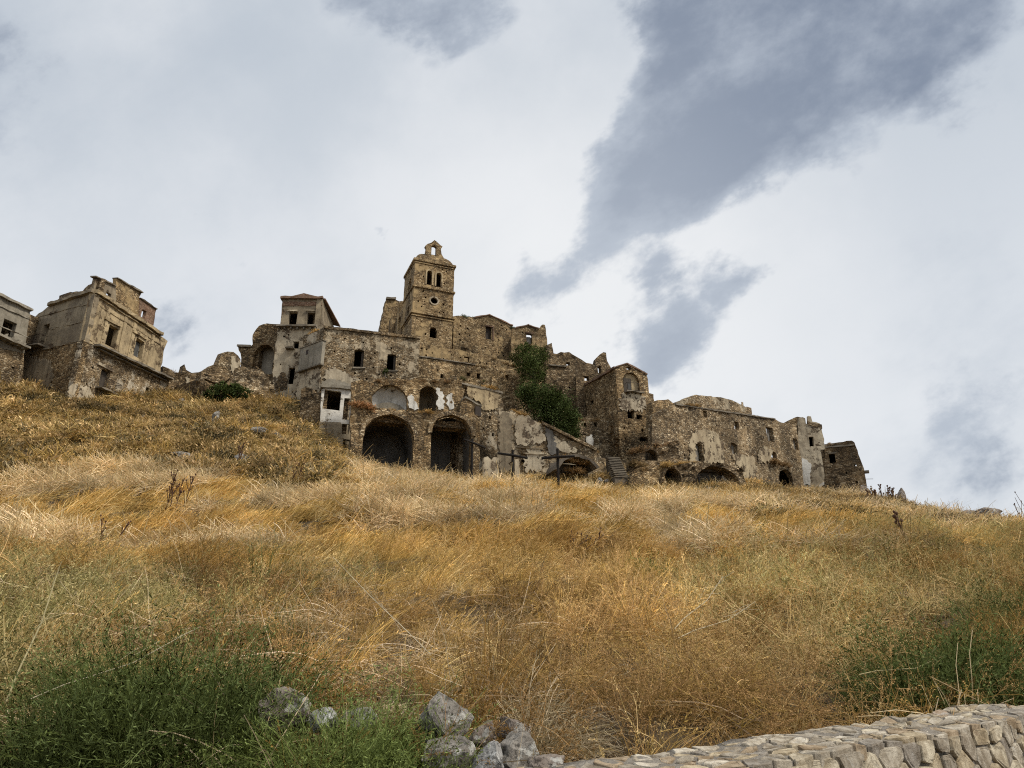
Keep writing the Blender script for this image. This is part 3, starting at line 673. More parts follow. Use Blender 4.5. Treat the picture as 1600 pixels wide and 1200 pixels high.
# --- F: white hut
B = root('white_hut', 'small white plastered hut with a big square window hole beside the left arch', 525, 690, 65)
pl = Plane(P(502, 640, 64.5), P(549, 640, 65.5))
wall(B, 'front_wall', pl, [(500, 662), (503, 604), (549, 607), (548, 662)], M['white'], [('r', 519, 625, 27, 30), ('r', 542, 639, 11, 34)], rag=.03, rel=.02, th=.3)
wall(B, 'lower_wall', pl, [(494, 740), (499, 659), (548, 660), (547, 740)], M['ochre_dark'], [('r', 540, 669, 11, 18), ('r', 541, 695, 10, 17)], rag=.06, rel=.06)
band(B, 'roof_slab', pl, (501, 604), (550, 607), .30, .35, M['concrete'], 1); patch(B, pl, [(503, 596), (520, 593), (549, 600), (549, 606), (503, 603)], M['concrete'], rag=.1, name='slab_edge')
u = pl.uv((500, 650)); v = pl.uv((549, 606)); shell(B, pl, u.x, v.x, u.y - 6, v.y, 5, M['rubble_dark'], th=.4)
slab(B, 'floor_slab', pl, u.x + .7, v.x - .7, u.y - .4, u.y - .2, -.4, -4.4, M['slab'])

# --- G: the two great vaults
B = root('vaulted_arcade', 'rubble terrace with two great dark barrel-vault arches and white plastered niches above', 650, 735, 64, 'ruin')
pl = Plane(P(548, 690, 63), P(752, 690, 66.5)); G_PL = pl
wall(B, 'front_wall', pl, [(544, 780), (548, 690), (549, 597), (566, 594), (580, 600), (583, 636), (610, 641), (650, 643), (700, 643), (742, 648), (750, 655), (749, 780)], M['rubble'], [('a', 606.5, 697, 79, 101), ('a', 704.5, 700, 62, 105)], th=.9, rel=.10, rag=.10, open_back=False)
for cx, cy, w_, h_, dp in ((606.5, 697, 80, 101, 6.0), (704.5, 700, 63, 105, 5.5)):
    L = hole_loop(pl, ('a', cx, cy, w_, h_), random.Random(1)); mb = MB(); n = len(L)
    for d_ in (-.85, -dp * .5, -dp):
        for p in L: mb.v.append(pl.pt(p.x, p.y, d_))
    for j in range(2):
        for i in range(1, n - 1): mb.f.append([j * n + i, j * n + i + 1, (j + 1) * n + i + 1, (j + 1) * n + i])
        mb.f.append([j * n + n - 1, j * n, (j + 1) * n, (j + 1) * n + n - 1])
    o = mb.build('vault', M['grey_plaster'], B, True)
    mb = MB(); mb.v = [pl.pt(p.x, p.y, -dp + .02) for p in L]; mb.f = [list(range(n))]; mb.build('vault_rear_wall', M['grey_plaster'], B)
    mb = MB(); m_ = n - 2
    for p in L[2:]:
        c_ = Vector(((L[0].x + L[1].x) / 2, L[2].y)); r_ = (p - c_); k = (r_.length + .42) / r_.length
        o_ = c_ + r_ * k; mb.v += [pl.pt(p.x, p.y, .10), pl.pt(o_.x, o_.y, .10), pl.pt(o_.x, o_.y, -.05), pl.pt(p.x, p.y, -.3)]
    for i in range(m_ - 1):
        for k in range(4): k2 = (k + 1) % 4; mb.f.append([i * 4 + k, i * 4 + k2, i * 4 + 4 + k2, i * 4 + 4 + k])
    mb.build('arch_ring', M['rubble_grey'], B)
up = pl.back(2.2)
wall(B, 'upper_wall', up, [(548, 660), (560, 594), (582, 598), (600, 590), (640, 594), (660, 590), (700, 592), (722, 598), (722, 660)], M['rubble'], [('a', 608.5, 626, 57, 50), ('a', 669, 624, 27, 42)], rel=.14, rag=.16, th=.6)
def niche(cx, cy, w_, h_, dp, mat):
    L = hole_loop(up, ('a', cx, cy, w_, h_), random.Random(2)); mb = MB(); x0 = min(p.x for p in L); x1 = max(p.x for p in L); z0 = min(p.y for p in L); z1 = max(p.y for p in L); cxm = (x0 + x1) / 2; rw = (x1 - x0) / 2 + .25
    nA, nB = 18, 10
    for i in range(nB + 1):
        v_ = i / nB; zz = z0 - .4 + (z1 - z0 + .6) * math.sin(v_ * math.pi / 2); rr = math.sqrt(max(0.001, 1 - (max(0, v_ - .25) / .75) ** 2.2))
        for k in range(nA + 1):
            g = math.pi * k / nA; mb.v.append(up.pt(cxm - rw * rr * math.cos(g), zz, -.5 - dp * rr * math.sin(g)))
    for i in range(nB):
        for k in range(nA): a_ = i * (nA + 1) + k; mb.f.append([a_, a_ + 1, a_ + nA + 2, a_ + nA + 1])
    return mb.build('niche_shell', mat, B, True)
niche(608.5, 626, 57, 50, .8, M['white']); niche(669, 624, 27, 42, 2.6, M['ochre_dark'])
c_ = up.uv((609, 641)); mb = MB()
pts = [(c_.x - 1.7, c_.y), (c_.x + 1.7, c_.y)] + [(c_.x + 1.7 * math.cos(math.pi * i / 8), c_.y + 1.05 * math.sin(math.pi * i / 8)) for i in range(9)]
for d_ in (-.75, -1.0):
    for s_, z_ in pts: mb.v.append(up.pt(s_, z_, d_))
n = len(pts); mb.f = [list(range(n)), list(range(n, 2 * n))] + [[i, (i + 1) % n, n + (i + 1) % n, n + i] for i in range(n)]
mb.build('niche_lunette', M['concrete'], B)
for L in ([(639, 638), (637, 625), (642, 616), (652, 634), (654, 640)], [(684, 640), (683, 606), (687, 612), (692, 616), (693, 640)], [(699, 634), (700, 617), (704, 614), (709, 630), (706, 640)]): patch(B, up, L, M['white_clean'], rag=.12)
a_ = pl.uv((584, 638)); b_ = pl.uv((742, 648)); slab(B, 'terrace', pl, a_.x, b_.x, a_.y - 1, a_.y - .35, -.92, -2.3, M['rubble_dark'])
ledge(pl, (584, 638), (745, 650), 46, .55, -.5, (.40, .27, .11)); ledge(pl, (650, 644), (690, 645), 16, .6, -.2, (.42, .27, .10)); ledge(pl, (550, 596), (580, 600), 6, .5, -.3, (.34, .2, .1)); ledge(up, (582, 596), (722, 597), 30, .5, -.1, (.30, .19, .09))
ledge(pl, (550, 632), (580, 640), 10, .8, .1, (.36, .2, .09))

# --- H: church with bell tower
B = root('bell_tower', 'square tan stone bell tower with twin belfry arches and an open bell gable', 678, 560, 86, 'tower')
c0 = P(648.7, 405, 85); pt_ = Plane(c0, at_z(710, 417, c0.z)); pf = Plane(c0, at_z(632.6, 433, c0.z)); T_PL = pt_; TW = pt_.len; TD = pf.len
row_z = lambda r_: EYE.z + c0.y * ratio(r_)
wall(B, 'front_wall', pt_, [(0, 575, 's'), (0, 404, 's'), (TW, c0.z, 'z'), (TW, row_z(575) - .5, 'z')], M['rubble_tower'], [('a', 671, 434, 8, 22), ('a', 685.6, 437.5, 8, 22), ('o', 678.4, 470, 13, 13), ('a', 677, 519.5, 11, 17), ('r', 679, 552, 9, 10)], putlog=30, rag=.03, rel=.04)
wall(B, 'side_wall', pf, [(0, 575, 's'), (0, 404, 's'), (TD, c0.z, 'z'), (TD, row_z(575), 'z')], M['rubble_tower'], [('a', 640, 446, 3.5, 19), ('r', 637.5, 486, 2, 14)], putlog=12, rag=.03, rel=.04)
pk = pt_.back(TD); slab(B, 'side_wall', pt_, TW - .55, TW - .03, c0.z - 14, c0.z - .05, -.57, -TD, M['rubble_tower']); slab(B, 'rear_wall', pt_, .6, TW - .6, c0.z - 14, c0.z - .1, -TD + .5, -TD + .05, M['rubble_tower'])
def collar(r_, h, pr_):
    z = row_z(r_); mb = MB()
    cc = pt_.pt(TW / 2, z, -TD / 2); mb.box(cc, TW / 2 + pr_, TD / 2 + pr_, h / 2, pt_.t, pt_.n); o = mb.build('cornice', M['rubble_tower'], B)
    bv = o.modifiers.new('b', 'BEVEL'); bv.width = .05; return o
collar(405, .38, .22); collar(409, .2, .1); collar(446.5, .30, .20); collar(487, .42, .26); collar(492, .2, .14)
patch(B, pt_, [(0, 494, 's'), (TW, 494, 's'), (TW, 545, 's'), (0, 545, 's')], M['rubble_tower'], proud=.02, rag=.02, name='plinth_course') if False else None
for cx, cy, w_, h_ in ((671, 434, 8, 22), (685.6, 437.5, 8, 22)):
    a = pt_.uv((cx - w_ / 2, cy)); b = pt_.uv((cx + w_ / 2, cy)); lo = pt_.uv((cx, cy + h_ / 2)).y; hi = pt_.uv((cx, cy - h_ / 2)).y; mb = MB(); cs = (a.x + b.x) / 2; rw = (b.x - a.x) / 2
    pp = [(cs - rw, lo)] + [(cs - rw * math.cos(math.pi * i / 8), hi - rw + rw * math.sin(math.pi * i / 8)) for i in range(9)] + [(cs + rw, lo)]
    for s_, z_ in pp:
        k = 1 + .20 / max(.3, math.hypot(s_ - cs, max(0, z_ - (hi - rw)))); so = cs + (s_ - cs) * k; zo = z_ if z_ <= hi - rw else hi - rw + (z_ - hi + rw) * k
        mb.v += [pt_.pt(s_, z_, .09), pt_.pt(so, zo, .09), pt_.pt(so, zo, -.05), pt_.pt(s_, z_, -.2)]
    for i in range(len(pp) - 1):
        for k in range(4): k2 = (k + 1) % 4; mb.f.append([i * 4 + k, i * 4 + k2, i * 4 + 4 + k2, i * 4 + 4 + k])
    mb.build('belfry_arch_surround', M['ochre'], B)
c_ = pt_.uv((678.4, 470)); mb = MB()
for i in range(20):
    g = 2 * math.pi * i / 20
    for r_, d_ in ((.46, .08), (.64, .08), (.64, -.05), (.46, -.2)): mb.v.append(pt_.pt(c_.x + r_ * 1.08 * math.cos(g), c_.y + r_ * math.sin(g), d_))
for i in range(20):
    for k in range(4): k2 = (k + 1) % 4; j = (i + 1) % 20; mb.f.append([i * 4 + k, i * 4 + k2, j * 4 + k2, j * 4 + k])
mb.build('round_window_surround', M['pale'], B)
pg = pt_.back(.35)
wall(B, 'bell_gable', pg, [(662.5, 408), (665, 398), (666.5, 387), (664.5, 384), (668, 381), (674, 379), (679, 375), (683, 378), (688, 383), (691.5, 385), (689, 389), (690, 397), (694, 404), (699, 412)], M['rubble_tower'], [('a', 678, 393.5, 8, 21)], th=.6, rag=.03, rel=.04)
mb = MB(); nA, nB = 24, 8
for i in range(nB + 1):
    v_ = i / nB; hh = 2.0 * math.sin(v_ * math.pi / 2); k = max(0.0, math.cos(v_ * math.pi / 2)) ** .75 * .98 + .02
    for a in range(nA):
        g = 2 * math.pi * a / nA; e = 1 / max(abs(math.cos(g)), abs(math.sin(g))); e = 1 + (e - 1) * (1 - v_) * .9
        mb.v.append(pt_.pt(TW / 2 + TW / 2 * k * e * math.cos(g), c0.z + .18 + hh, -TD / 2 + TD / 2 * k * e * math.sin(g) * .97))
for i in range(nB):
    for a in range(nA): a2 = (a + 1) % nA; mb.f.append([i * nA + a, i * nA + a2, (i + 1) * nA + a2, (i + 1) * nA + a])
mb.build('dome_roof', M['rubble_tower'], B, True)
ledge(pt_, (690, 409), (709, 415), 6, .35, .1); mb = MB()
k_ = pt_.uv((679, 552))
for i in range(3): mb.tube([pt_.pt(k_.x - .2 + i * .2, k_.y - .45, -.1), pt_.pt(k_.x - .2 + i * .2, k_.y + .45, -.1)], .025, 4)
mb.build('window_bars', M['iron'], B)
B = root('church_nave', 'long church side wall with sloping buttresses behind the bell tower', 612, 540, 96, 'church')
pn = Plane(pf.pt(TD, 0), pf.pt(TD + 9, 0), pf.n)
wall(B, 'side_wall', pn, [(631.5, 580), (631.5, 474), (618, 497), (606, 519), (606, 580)], M['rubble_tower'], [('a', 622, 505, 3, 20)], off=-.2)
pq = Plane(P(592, 500, 97), P(592, 500, 97) + T_PL.t); wall(B, 'transept_wall', pq, [(588, 580), (592, 522), (604, 467), (611, 466), (618, 468), (624, 471), (633, 471), (633, 580)], M['rubble_tower'], [], rel=.06, th=1.5, putlog=8)
band(B, 'buttress_cap', pq, (603, 467), (618, 467.5), .3, .4, M['slab'])
for x_, y_, w_ in ((612, 510, 2.5), (626, 490, 2.0)): leaf_panel(B, 'buttress', pn, x_, y_ + 25, w_, 62, -.5, M['rubble_tower'])

# --- J: houses and retaining wall right of the tower
B = root('gabled_house', 'tan stone house with one tall window under a shallow gable, right of the bell tower', 755, 560, 88)
pj = T_PL.back(.6)
wall(B, 'front_wall', pj, [(708, 600), (708.5, 494), (716, 493), (730, 496), (741, 496), (752, 494), (764, 492.5), (774, 497), (783, 501), (801, 509), (803, 600)], M['rubble_tower'], [('s', 763.5, 520, 9, 20)], putlog=40, rag=.07)
u = pj.uv((709, 500)); v = pj.uv((801, 512)); shell(B, pj, u.x, v.x, v.y - 10, v.y, 7, M['rubble_dark'])
band(B, 'window_head', pj, (757.5, 508.5), (771, 511), .2, .12, M['brick'])
leaf_panel(B, 'window_jamb', pj, 770.5, 521, 2, 22, -.08, M['brick']); leaf_panel(B, 'window_shutter', pj, 763.5, 520, 8, 18, .4, M['iron'])
band(B, 'gable_coping', pj, (741, 496), (764, 492), .14, .18, M['tile']); band(B, 'gable_coping', pj, (764, 492), (801, 509), .14, .18, M['tile'])
ledge(pj, (712, 494), (742, 496), 16, .55, -.3, (.10, .13, .05))
leaf_panel(B, 'chimney_breast', pj, 728, 541, 9, 9, -.35, M['rubble_tower'])
B = root('corner_house', 'narrow stone house with a broken top corner above the upper green tree', 828, 560, 90)
pj2 = Plane(P(800, 540, 87.5), P(855, 540, 88.5))
wall(B, 'front_wall', pj2, [(798, 610), (800, 513), (811, 511), (818, 509), (826, 508.5), (834, 511), (842, 514), (845, 509), (848, 507), (851.5, 507.5), (853, 515), (853.5, 522), (855, 535), (857, 610)], M['rubble_tower'], [('s', 827, 529, 9, 16)], putlog=14)
u = pj2.uv((800, 520)); v = pj2.uv((855, 520)); shell(B, pj2, u.x, v.x, v.y - 10, v.y - .5, 6, M['rubble_dark'])
band(B, 'gable_coping', pj2, (806, 512), (826, 508), .14, .16, M['tile']); band(B, 'gable_coping', pj2, (826, 508), (842, 514), .14, .16, M['tile'])
band(B, 'window_head', pj2, (821, 520), (834, 521), .2, .12, M['brick']); leaf_panel(B, 'window_shutter', pj2, 826, 531, 8, 12, .35, M['wood_grey'])
ledge(pj2, (800, 512), (811, 511), 8, .5, -.2, (.09, .12, .05))
B = root('retaining_wall', 'high rough retaining wall with a string course below the bell tower', 720, 640, 84, 'wall')
pw = Plane(P(654, 557, 82), at_z(740, 570, P(654, 557, 82).z)); W_PL = pw
wall(B, 'upper_face', pw, [(650, 565), (653, 534), (680, 541), (712, 546), (740, 552), (760, 553), (775, 560), (800, 564), (808, 572), (808, 588), (740, 573)], M['rubble_tower'], [('r', 729, 561, 8, 8)], putlog=14, rag=.08, rel=.08)
wall(B, 'lower_face', pw, [(648, 720), (652, 557), (740, 570), (808, 584), (830, 600), (856, 620), (860, 720)], M['rubble'], [('r', 732, 585, 6, 6), ('r', 747, 588, 5, 8), ('a', 798, 610, 15, 16), ('r', 690, 588, 5, 6), ('r', 826, 628, 5, 8)], putlog=34, rel=.16, rag=.1, off=.12)
band(B, 'string_course', pw, (653, 557), (742, 570.5), .16, .26, M['slab'])
u = pw.uv((652, 560)); v = pw.uv((806, 580)); slab(B, 'wall_head', pw, u.x + .3, v.x - .2, v.y - 1.5, v.y - .4, -.6, -4.5, M['rubble_dark'])
ledge(pw, (755, 556), (806, 574), 14, .6, -.1, (.28, .18, .08)); ledge(pw, (735, 571), (800, 584), 14, .5, .2, (.30, .20, .09)); ledge(pw, (660, 600), (720, 606), 14, .5, .3, (.28, .18, .09)); ledge(pw, (700, 590), (780, 600), 10, .4, .3, (.16, .16, .07)); ledge(pw, (770, 590), (850, 630), 26, .6, .3, (.26, .19, .09)); ledge(pw, (790, 610), (840, 640), 16, .6, .3, (.12, .13, .06)); ledge(pw, (660, 612), (715, 614), 16, .5, .3, (.3, .2, .1))

# --- K: stucco house, lean-to, buttress wall
B = root('stucco_house', 'ruined house front with streaked ochre stucco above pale rubble, right of the right arch', 755, 700, 70)
pk_ = Plane(P(718, 650, 69.5), P(786, 650, 72))
wall(B, 'front_wall', pk_, [(716, 770), (718, 600), (730, 598), (745, 602), (765, 607), (783, 614), (786, 640), (788, 770)], M['rubble_plaster2'], [('r', 727, 613, 5, 17), ('r', 765, 653, 3, 5), ('r', 770, 679, 3, 5)], rel=.10, putlog=16)
patch(B, pk_, [(731, 603), (748, 604), (770, 611), (779, 615), (779, 632), (774, 641), (752, 640), (751, 630), (740, 622), (731, 620)], M['ochre'], rag=.15)
u = pk_.uv((718, 602)); v = pk_.uv((784, 616)); shell(B, pk_, u.x, v.x, v.y - 8, v.y - .2, 6, M['rubble_dark']); band(B, 'eaves_course', pk_, (718, 599), (784, 614), .2, .2, M['slab'])
ledge(pk_, (758, 605), (784, 613), 16, .6, -.2, (.46, .29, .10))
B = root('lean_to_shed', 'small stone lean-to shed with a sloping grey roof above the right arch', 737, 650, 67, 'shed')
pl = Plane(P(719, 640, 67), P(751, 640, 68)); wall(B, 'front_wall', pl, [(712, 660), (719, 640), (722, 625), (727, 622), (738, 628), (751, 636), (751, 660)], M['rubble'], rel=.05, rag=.06)
band(B, 'roof', pl, (726, 621), (752, 635.5), .16, .15, M['concrete'], 2.2); leaf_panel(B, 'door', pl, 746.5, 643, 9, 15, -.12, M['iron'])
B = root('buttress_wall', 'plastered wall with a long sloping buttress running down right behind the crosses', 860, 735, 70, 'wall')
pb2 = Plane(P(778, 700, 69), P(950, 700, 69.5)); K_PL = pb2
wall(B, 'front_wall', pb2, [(776, 780), (779, 641), (790, 643), (800, 640), (812, 650), (830, 655), (848, 663), (865, 673), (880, 681), (897, 690), (912, 695), (932, 705), (940, 716), (946, 728), (952, 750), (954, 780)], M['rubble_plaster'], [('r', 817, 722, 5, 8), ('r', 791, 723, 4, 13)], rel=.14, rag=.12, th=1.1)
patch(B, pb2, [(808, 652), (822, 650), (832, 656), (846, 668), (852, 690), (840, 693), (808, 696), (806, 675)], M['pale'], rag=.12)
patch(B, pb2, [(780, 648), (796, 646), (800, 660), (799, 700), (796, 735), (780, 735)], M['ochre_dark'], rag=.15)
patch(B, pb2, [(826, 700), (850, 706), (848, 712), (846, 735), (820, 736), (822, 715)], M['pale'], rag=.2)
patch(B, pb2, [(852, 668), (864, 676), (872, 706), (862, 712), (856, 700)], M['grey_plaster'], rag=.08)
patch(B, pb2, [(866, 682), (885, 692), (902, 703), (898, 708), (880, 707), (868, 700)], M['pale'], rag=.1)
band(B, 'buttress_coping', pb2, (847, 661.5), (932, 703.5), .3, .3, M['rubble_dark'], 1.1)
for L in (((806, 699), (848, 702)), ((814, 708), (855, 712))): band(B, 'string_course', pb2, L[0], L[1], .12, .22, M['ochre_dark'])
ledge(pb2, (800, 640), (848, 662), 20, .6, -.5, (.40, .26, .10)); ledge(pb2, (850, 664), (935, 705), 22, .45, -.5, (.30, .20, .09))
B = root('white_low_wall', 'low white plastered wall stub behind the left cross', 767, 735, 66, 'wall')
pl = Plane(P(756, 722, 65), P(779, 722, 65.5)); wall(B, 'front_wall', pl, [(755, 760), (756, 715), (762, 713), (768, 719), (772, 714), (779, 715), (779, 760)], M['pale'], rel=.02, rag=.04, th=.4)
B = root('white_door_jamb', 'narrow strip of white plastered wall behind the middle cross', 810, 735, 67.5, 'wall')
pl = Plane(P(805, 722, 66.5), P(814, 722, 66.7)); wall(B, 'front_wall', pl, [(805, 760), (805, 718), (810, 717), (812, 722), (813, 760)], M['pale'], rel=.02, rag=.03, th=.4)
B = root('half_buried_vault', 'half-buried stone vault arc with dry scrub, right of the right cross', 905, 735, 66, 'ruin')
pl = Plane(P(880, 725, 65), P(945, 725, 66.5)); mb = MB(); n = 14
for i in range(n + 1):
    g = math.pi * (.05 + .80 * i / n); r1, r2 = 2.0, 2.32; c_ = pl.uv((905, 742))
    for r_, d_ in ((r1, 0), (r2, .05), (r2, -2.5), (r1, -2.5)): mb.v.append(pl.pt(c_.x - 1.05 * r_ * math.cos(g) + noise.noise(Vector((g * 3, r_, d_))) * .12, c_.y + r_ * .85 * math.sin(g) + noise.noise(Vector((g * 3, r_ + 5, d_))) * .12, d_))
for i in range(n):
    for k in range(4): k2 = (k + 1) % 4; mb.f.append([i * 4 + k, i * 4 + k2, i * 4 + 4 + k2, i * 4 + 4 + k])
mb.f += [[0, 1, 2, 3], [n * 4, n * 4 + 3, n * 4 + 2, n * 4 + 1]]; mb.build('vault_arc', M['cave'], B)
c_ = pl.uv((905, 742)); slab(B, 'vault_rear_wall', pl, c_.x - 2, c_.x + 2, c_.y - 1, c_.y + 1.5, -2.2, -2.45, M['cave'])
ledge(pl, (888, 716), (925, 722), 26, .7, -.6, (.36, .23, .10)); ledge(pl, (888, 730), (920, 735), 14, .7, -.9, (.36, .23, .10))

B = root('broken_wall', 'ragged broken cross-wall standing above the right arch beside the white plaster scraps', 712, 640, 71, 'ruin')
pl = Plane(P(690, 620, 70.5), P(724, 620, 72)); wall(B, 'rubble_face', pl, [(688, 660), (690, 612), (694, 600), (700, 594), (706, 588), (713, 586), (716, 596), (722, 602), (724, 660)], M['rubble_grey'], [('r', 704, 612, 4, 6)], rel=.22, rag=.2, th=1.0); ledge(pl, (694, 600), (720, 598), 8, .4, -.3, (.24, .17, .08))
B = root('stepped_ruin', 'stepped stump of rubble wall left of the upper green tree', 785, 600, 82.5, 'ruin')
pl = Plane(P(770, 590, 80.5), P(815, 590, 81.5)); wall(B, 'rubble_face', pl, [(766, 650), (769, 588), (776, 582), (784, 584), (788, 574), (797, 571), (803, 577), (812, 579), (818, 590), (820, 650)], M['rubble'], [('r', 792, 590, 5, 8)], rel=.25, rag=.2, th=1.0); ledge(pl, (770, 586), (816, 588), 14, .5, -.3, (.2, .16, .07))

# --- L: high ruin
B = root('high_ruin', 'ragged high ruin wall with a horn-shaped stump of masonry against the sky', 905, 640, 82, 'ruin')
pl = Plane(P(855, 600, 82), P(955, 600, 84))
wall(B, 'front_wall', pl, [(846, 740), (853, 540), (862, 536), (865, 552), (870, 553), (889, 550), (902, 558), (916, 567), (928, 570), (931, 575), (931, 560), (937, 554), (943, 550), (947, 551), (949, 563), (954, 573), (957, 590), (960, 740)], M['rubble_dark'], [('r', 888, 568, 6, 5), ('a', 937, 577, 5, 12), ('r', 916, 591, 9, 7)], rel=.16, rag=.15, th=.9, putlog=14)
band(B, 'string_course', pl, (858, 571), (885, 572.5), .16, .22, M['slab']); band(B, 'buttress', pl, (899, 650), (913, 652), 10, .6, M['rubble_dark'])
u = pl.uv((862, 580)); v = pl.uv((955, 590)); slab(B, 'rear_mass', pl, u.x + 3.5, v.x - .5, v.y - 10, v.y - .8, -1, -5, M['rubble_dark'])
ledge(pl, (866, 552), (928, 570), 14, .3, -.4); ledge(pl, (880, 660), (930, 668), 24, .8, .6, (.38, .25, .10))
B = root('terrace_ruin', 'broken rubble terrace with a white door patch below the high ruin', 925, 700, 78, 'ruin')
pl = Plane(P(898, 680, 77), P(955, 680, 78)); wall(B, 'front_wall', pl, [(895, 760), (898, 690), (900, 664), (908, 656), (916, 650), (930, 652), (944, 656), (957, 660), (960, 760)], M['rubble_grey'], [('r', 914, 664, 4, 6), ('r', 931, 663, 5, 8)], rel=.25, rag=.2, th=1.6)
patch(B, pl, [(916, 682), (925, 680), (926, 700), (918, 698)], M['white'], rag=.1); ledge(pl, (902, 656), (950, 657), 26, .7, -.4, (.40, .26, .11))

# --- M: chapel-like gable house
B = root('niche_house', 'stone gable house with an arched niche window, iron balcony and small roof hole', 985, 720, 77)
c0 = P(962, 574, 76); pr = Plane(c0, c0 + Vector((8, 3.0, 0))); pf = Plane(c0, c0 + Vector((-3.4, 8, 0)))
wall(B, 'front_wall', pr, [(0, 780, 's'), (0, 574, 's'), (970, 570.5), (979, 568.5), (986, 570), (997, 577), (1010, 585), (1012, 592), (1014, 612), (1015, 640), (1019, 780)], M['rubble'], [('r', 982.5, 575.5, 6, 5), ('a', 986.5, 598, 25, 32), ('o', 990, 627, 6, 7), ('r', 985, 648, 11, 13), ('r', 998.5, 652, 9, 7), ('r', 956.5, 671, 5, 11), ('r', 966, 690, 12, 9), ('s', 1006, 686, 12, 7), ('o', 1004, 672, 4, 5)], putlog=26, rel=.10, rag=.08)
wall(B, 'side_wall', pf, [(0, 780, 's'), (0, 575, 's'), (940, 589), (911, 604), (905, 660), (903, 780)], M['rubble'], [('r', 925, 629, 5, 7)], rel=.14, putlog=6)
leaf_panel(B, 'niche_back', pr, 986.5, 598, 29, 36, .42, M['ochre']); leaf_panel(B, 'door', pr, 983, 601, 12, 23, .36, M['door']); leaf_panel(B, 'door_pane', pr, 985.5, 604, 4, 12, .33, M['glass'])
patch(B, pr, [(966, 622), (980, 616), (1002, 616), (1008, 630), (1004, 642), (985, 640), (970, 640)], M['pale'], rag=.25)
band(B, 'balcony_slab', pr, (976, 612.5), (1003, 615), .14, .6, M['slab']); rail(B, pr, (977, 612), (1002, 614), .95, .55)
band(B, 'gable_coping', pr, (979, 568), (1011, 585), .16, .14, M['tile']); band(B, 'gable_coping', pr, (962, 573), (979, 568), .16, .14, M['tile']); band(B, 'eaves_course', pf, (962, 574), (911, 604), .22, .2, M['tile'])
u = pr.uv((1014, 600)); z_ = P(1010, 588, 80).z; shell(B, pr, 0, u.x, z_ - 14, z_, 8.5, M['rubble_dark'], left=False)
wall(B, 'broken_corner', pr.back(.4), [(1012, 640), (1014, 614), (1021, 616), (1022.5, 628), (1020, 780), (1010, 780)], M['rubble_dark'], rel=.1, rag=.12); ledge(pf, (958, 576), (914, 602), 10, .4, -.3)

# --- N: the long house on the right with its rear parapet
B = root('long_house', 'long stone house with scattered small windows and cream plaster round its door', 1150, 750, 76)
c0 = P(1022, 646, 71); pn_ = Plane(c0, P(1203, 652, 83.5)); N_PL = pn_
wall(B, 'front_wall', pn_, [(1016, 800), (1019, 690), (1020, 648), (1025, 646), (1040, 638), (1055, 632), (1083, 634), (1119, 639), (1152, 642), (1168, 644), (1176, 648), (1195, 652), (1211, 655), (1220, 660), (1232, 661), (1247, 664), (1258, 665), (1268, 800)], M['rubble_grey'],
     [('r', 1101, 647, 6, 10), ('r', 1151, 665, 7, 12), ('r', 1203, 679, 9, 22), ('r', 1243, 694, 8, 16), ('s', 1092, 706, 12, 28), ('s', 1147, 701, 9, 17), ('a', 1209, 714, 9, 17), ('a', 1157, 733, 7, 9), ('a', 1228, 748, 22, 28)], putlog=30, rel=.12, rag=.10)
patch(B, pn_, [(1077, 722), (1076, 690), (1083, 677), (1100, 671), (1118, 676), (1128, 690), (1131, 722), (1100, 724), (1099, 692), (1092, 690), (1086, 694), (1086, 722)], M['cream'], rag=.12)
patch(B, pn_, [(1142, 712), (1150, 710), (1178, 716), (1180, 735), (1178, 764), (1168, 764), (1160, 742), (1161, 730), (1152, 728)], M['cream'], rag=.15)
patch(B, pn_, [(1190, 700), (1206, 703), (1204, 720), (1184, 724), (1184, 708)], M['cream'], rag=.15)
band(B, 'eaves_course', pn_, (1055, 632), (1210, 655), .16, .14, M['slab'])
ledge(pn_, (1060, 632), (1215, 656), 26, .35, -.3, (.34, .23, .11)); ledge(pn_, (1075, 633), (1095, 636), 14, .5, .1, (.42, .28, .12)); ledge(pn_, (1205, 722), (1232, 730), 20, .8, .3, (.32, .21, .10)); ledge(pn_, (1248, 668), (1256, 678), 8, .7, .1, (.26, .17, .09))
pu = pn_.back(3.2)
wall(B, 'rear_parapet', pu, [(1040, 680), (1058, 629), (1068, 624), (1085, 617), (1100, 618), (1119, 620), (1135, 623), (1147, 627), (1158, 633), (1160, 631), (1161.5, 634), (1172, 639), (1176, 660)], M['rubble_plaster'], th=1.0, rel=.1, rag=.07)
wall(B, 'rear_gable', pn_.back(2.0), [(1016, 680), (1020, 628), (1032, 625), (1043, 624), (1050, 628), (1056, 634), (1056, 680)], M['rubble'], th=.8, rel=.1)
for i, (x_, y_) in enumerate(((1160.5, 633), (1171, 641))): leaf_panel(B, 'chimney_stub', pu, x_, y_, 2.5 if i == 0 else 7, 9, 0, M['rubble_dark'])
ledge(pu, (1085, 617), (1150, 628), 10, .3, -.4, (.25, .17, .09))
u = pn_.uv((1020, 650)); v = pn_.uv((1256, 668)); shell(B, pn_, u.x + 2.5, v.x, u.y - 7, u.y - .9, 3.0, M['rubble_dark'], left=False)
leaf_panel(B, 'door', pn_, 1094.5, 706, 5, 26, .5, M['wood_grey'])
for x_, y_, w_, h_ in ((1203, 679, 8, 20), (1243, 694, 7, 14), (1147, 701, 8, 15)): leaf_panel(B, 'window_shutter', pn_, x_ + w_ * .3, y_, w_ * .4, h_, .4, M['wood_grey'])
B = root('white_end_house', 'pale plastered end house with broken chimneys beside the square stone tower', 1275, 765, 84)
pe = Plane(pn_.pt(*[pn_.uv((1250, 700)).x, 0]), P(1302, 740, 86.5))
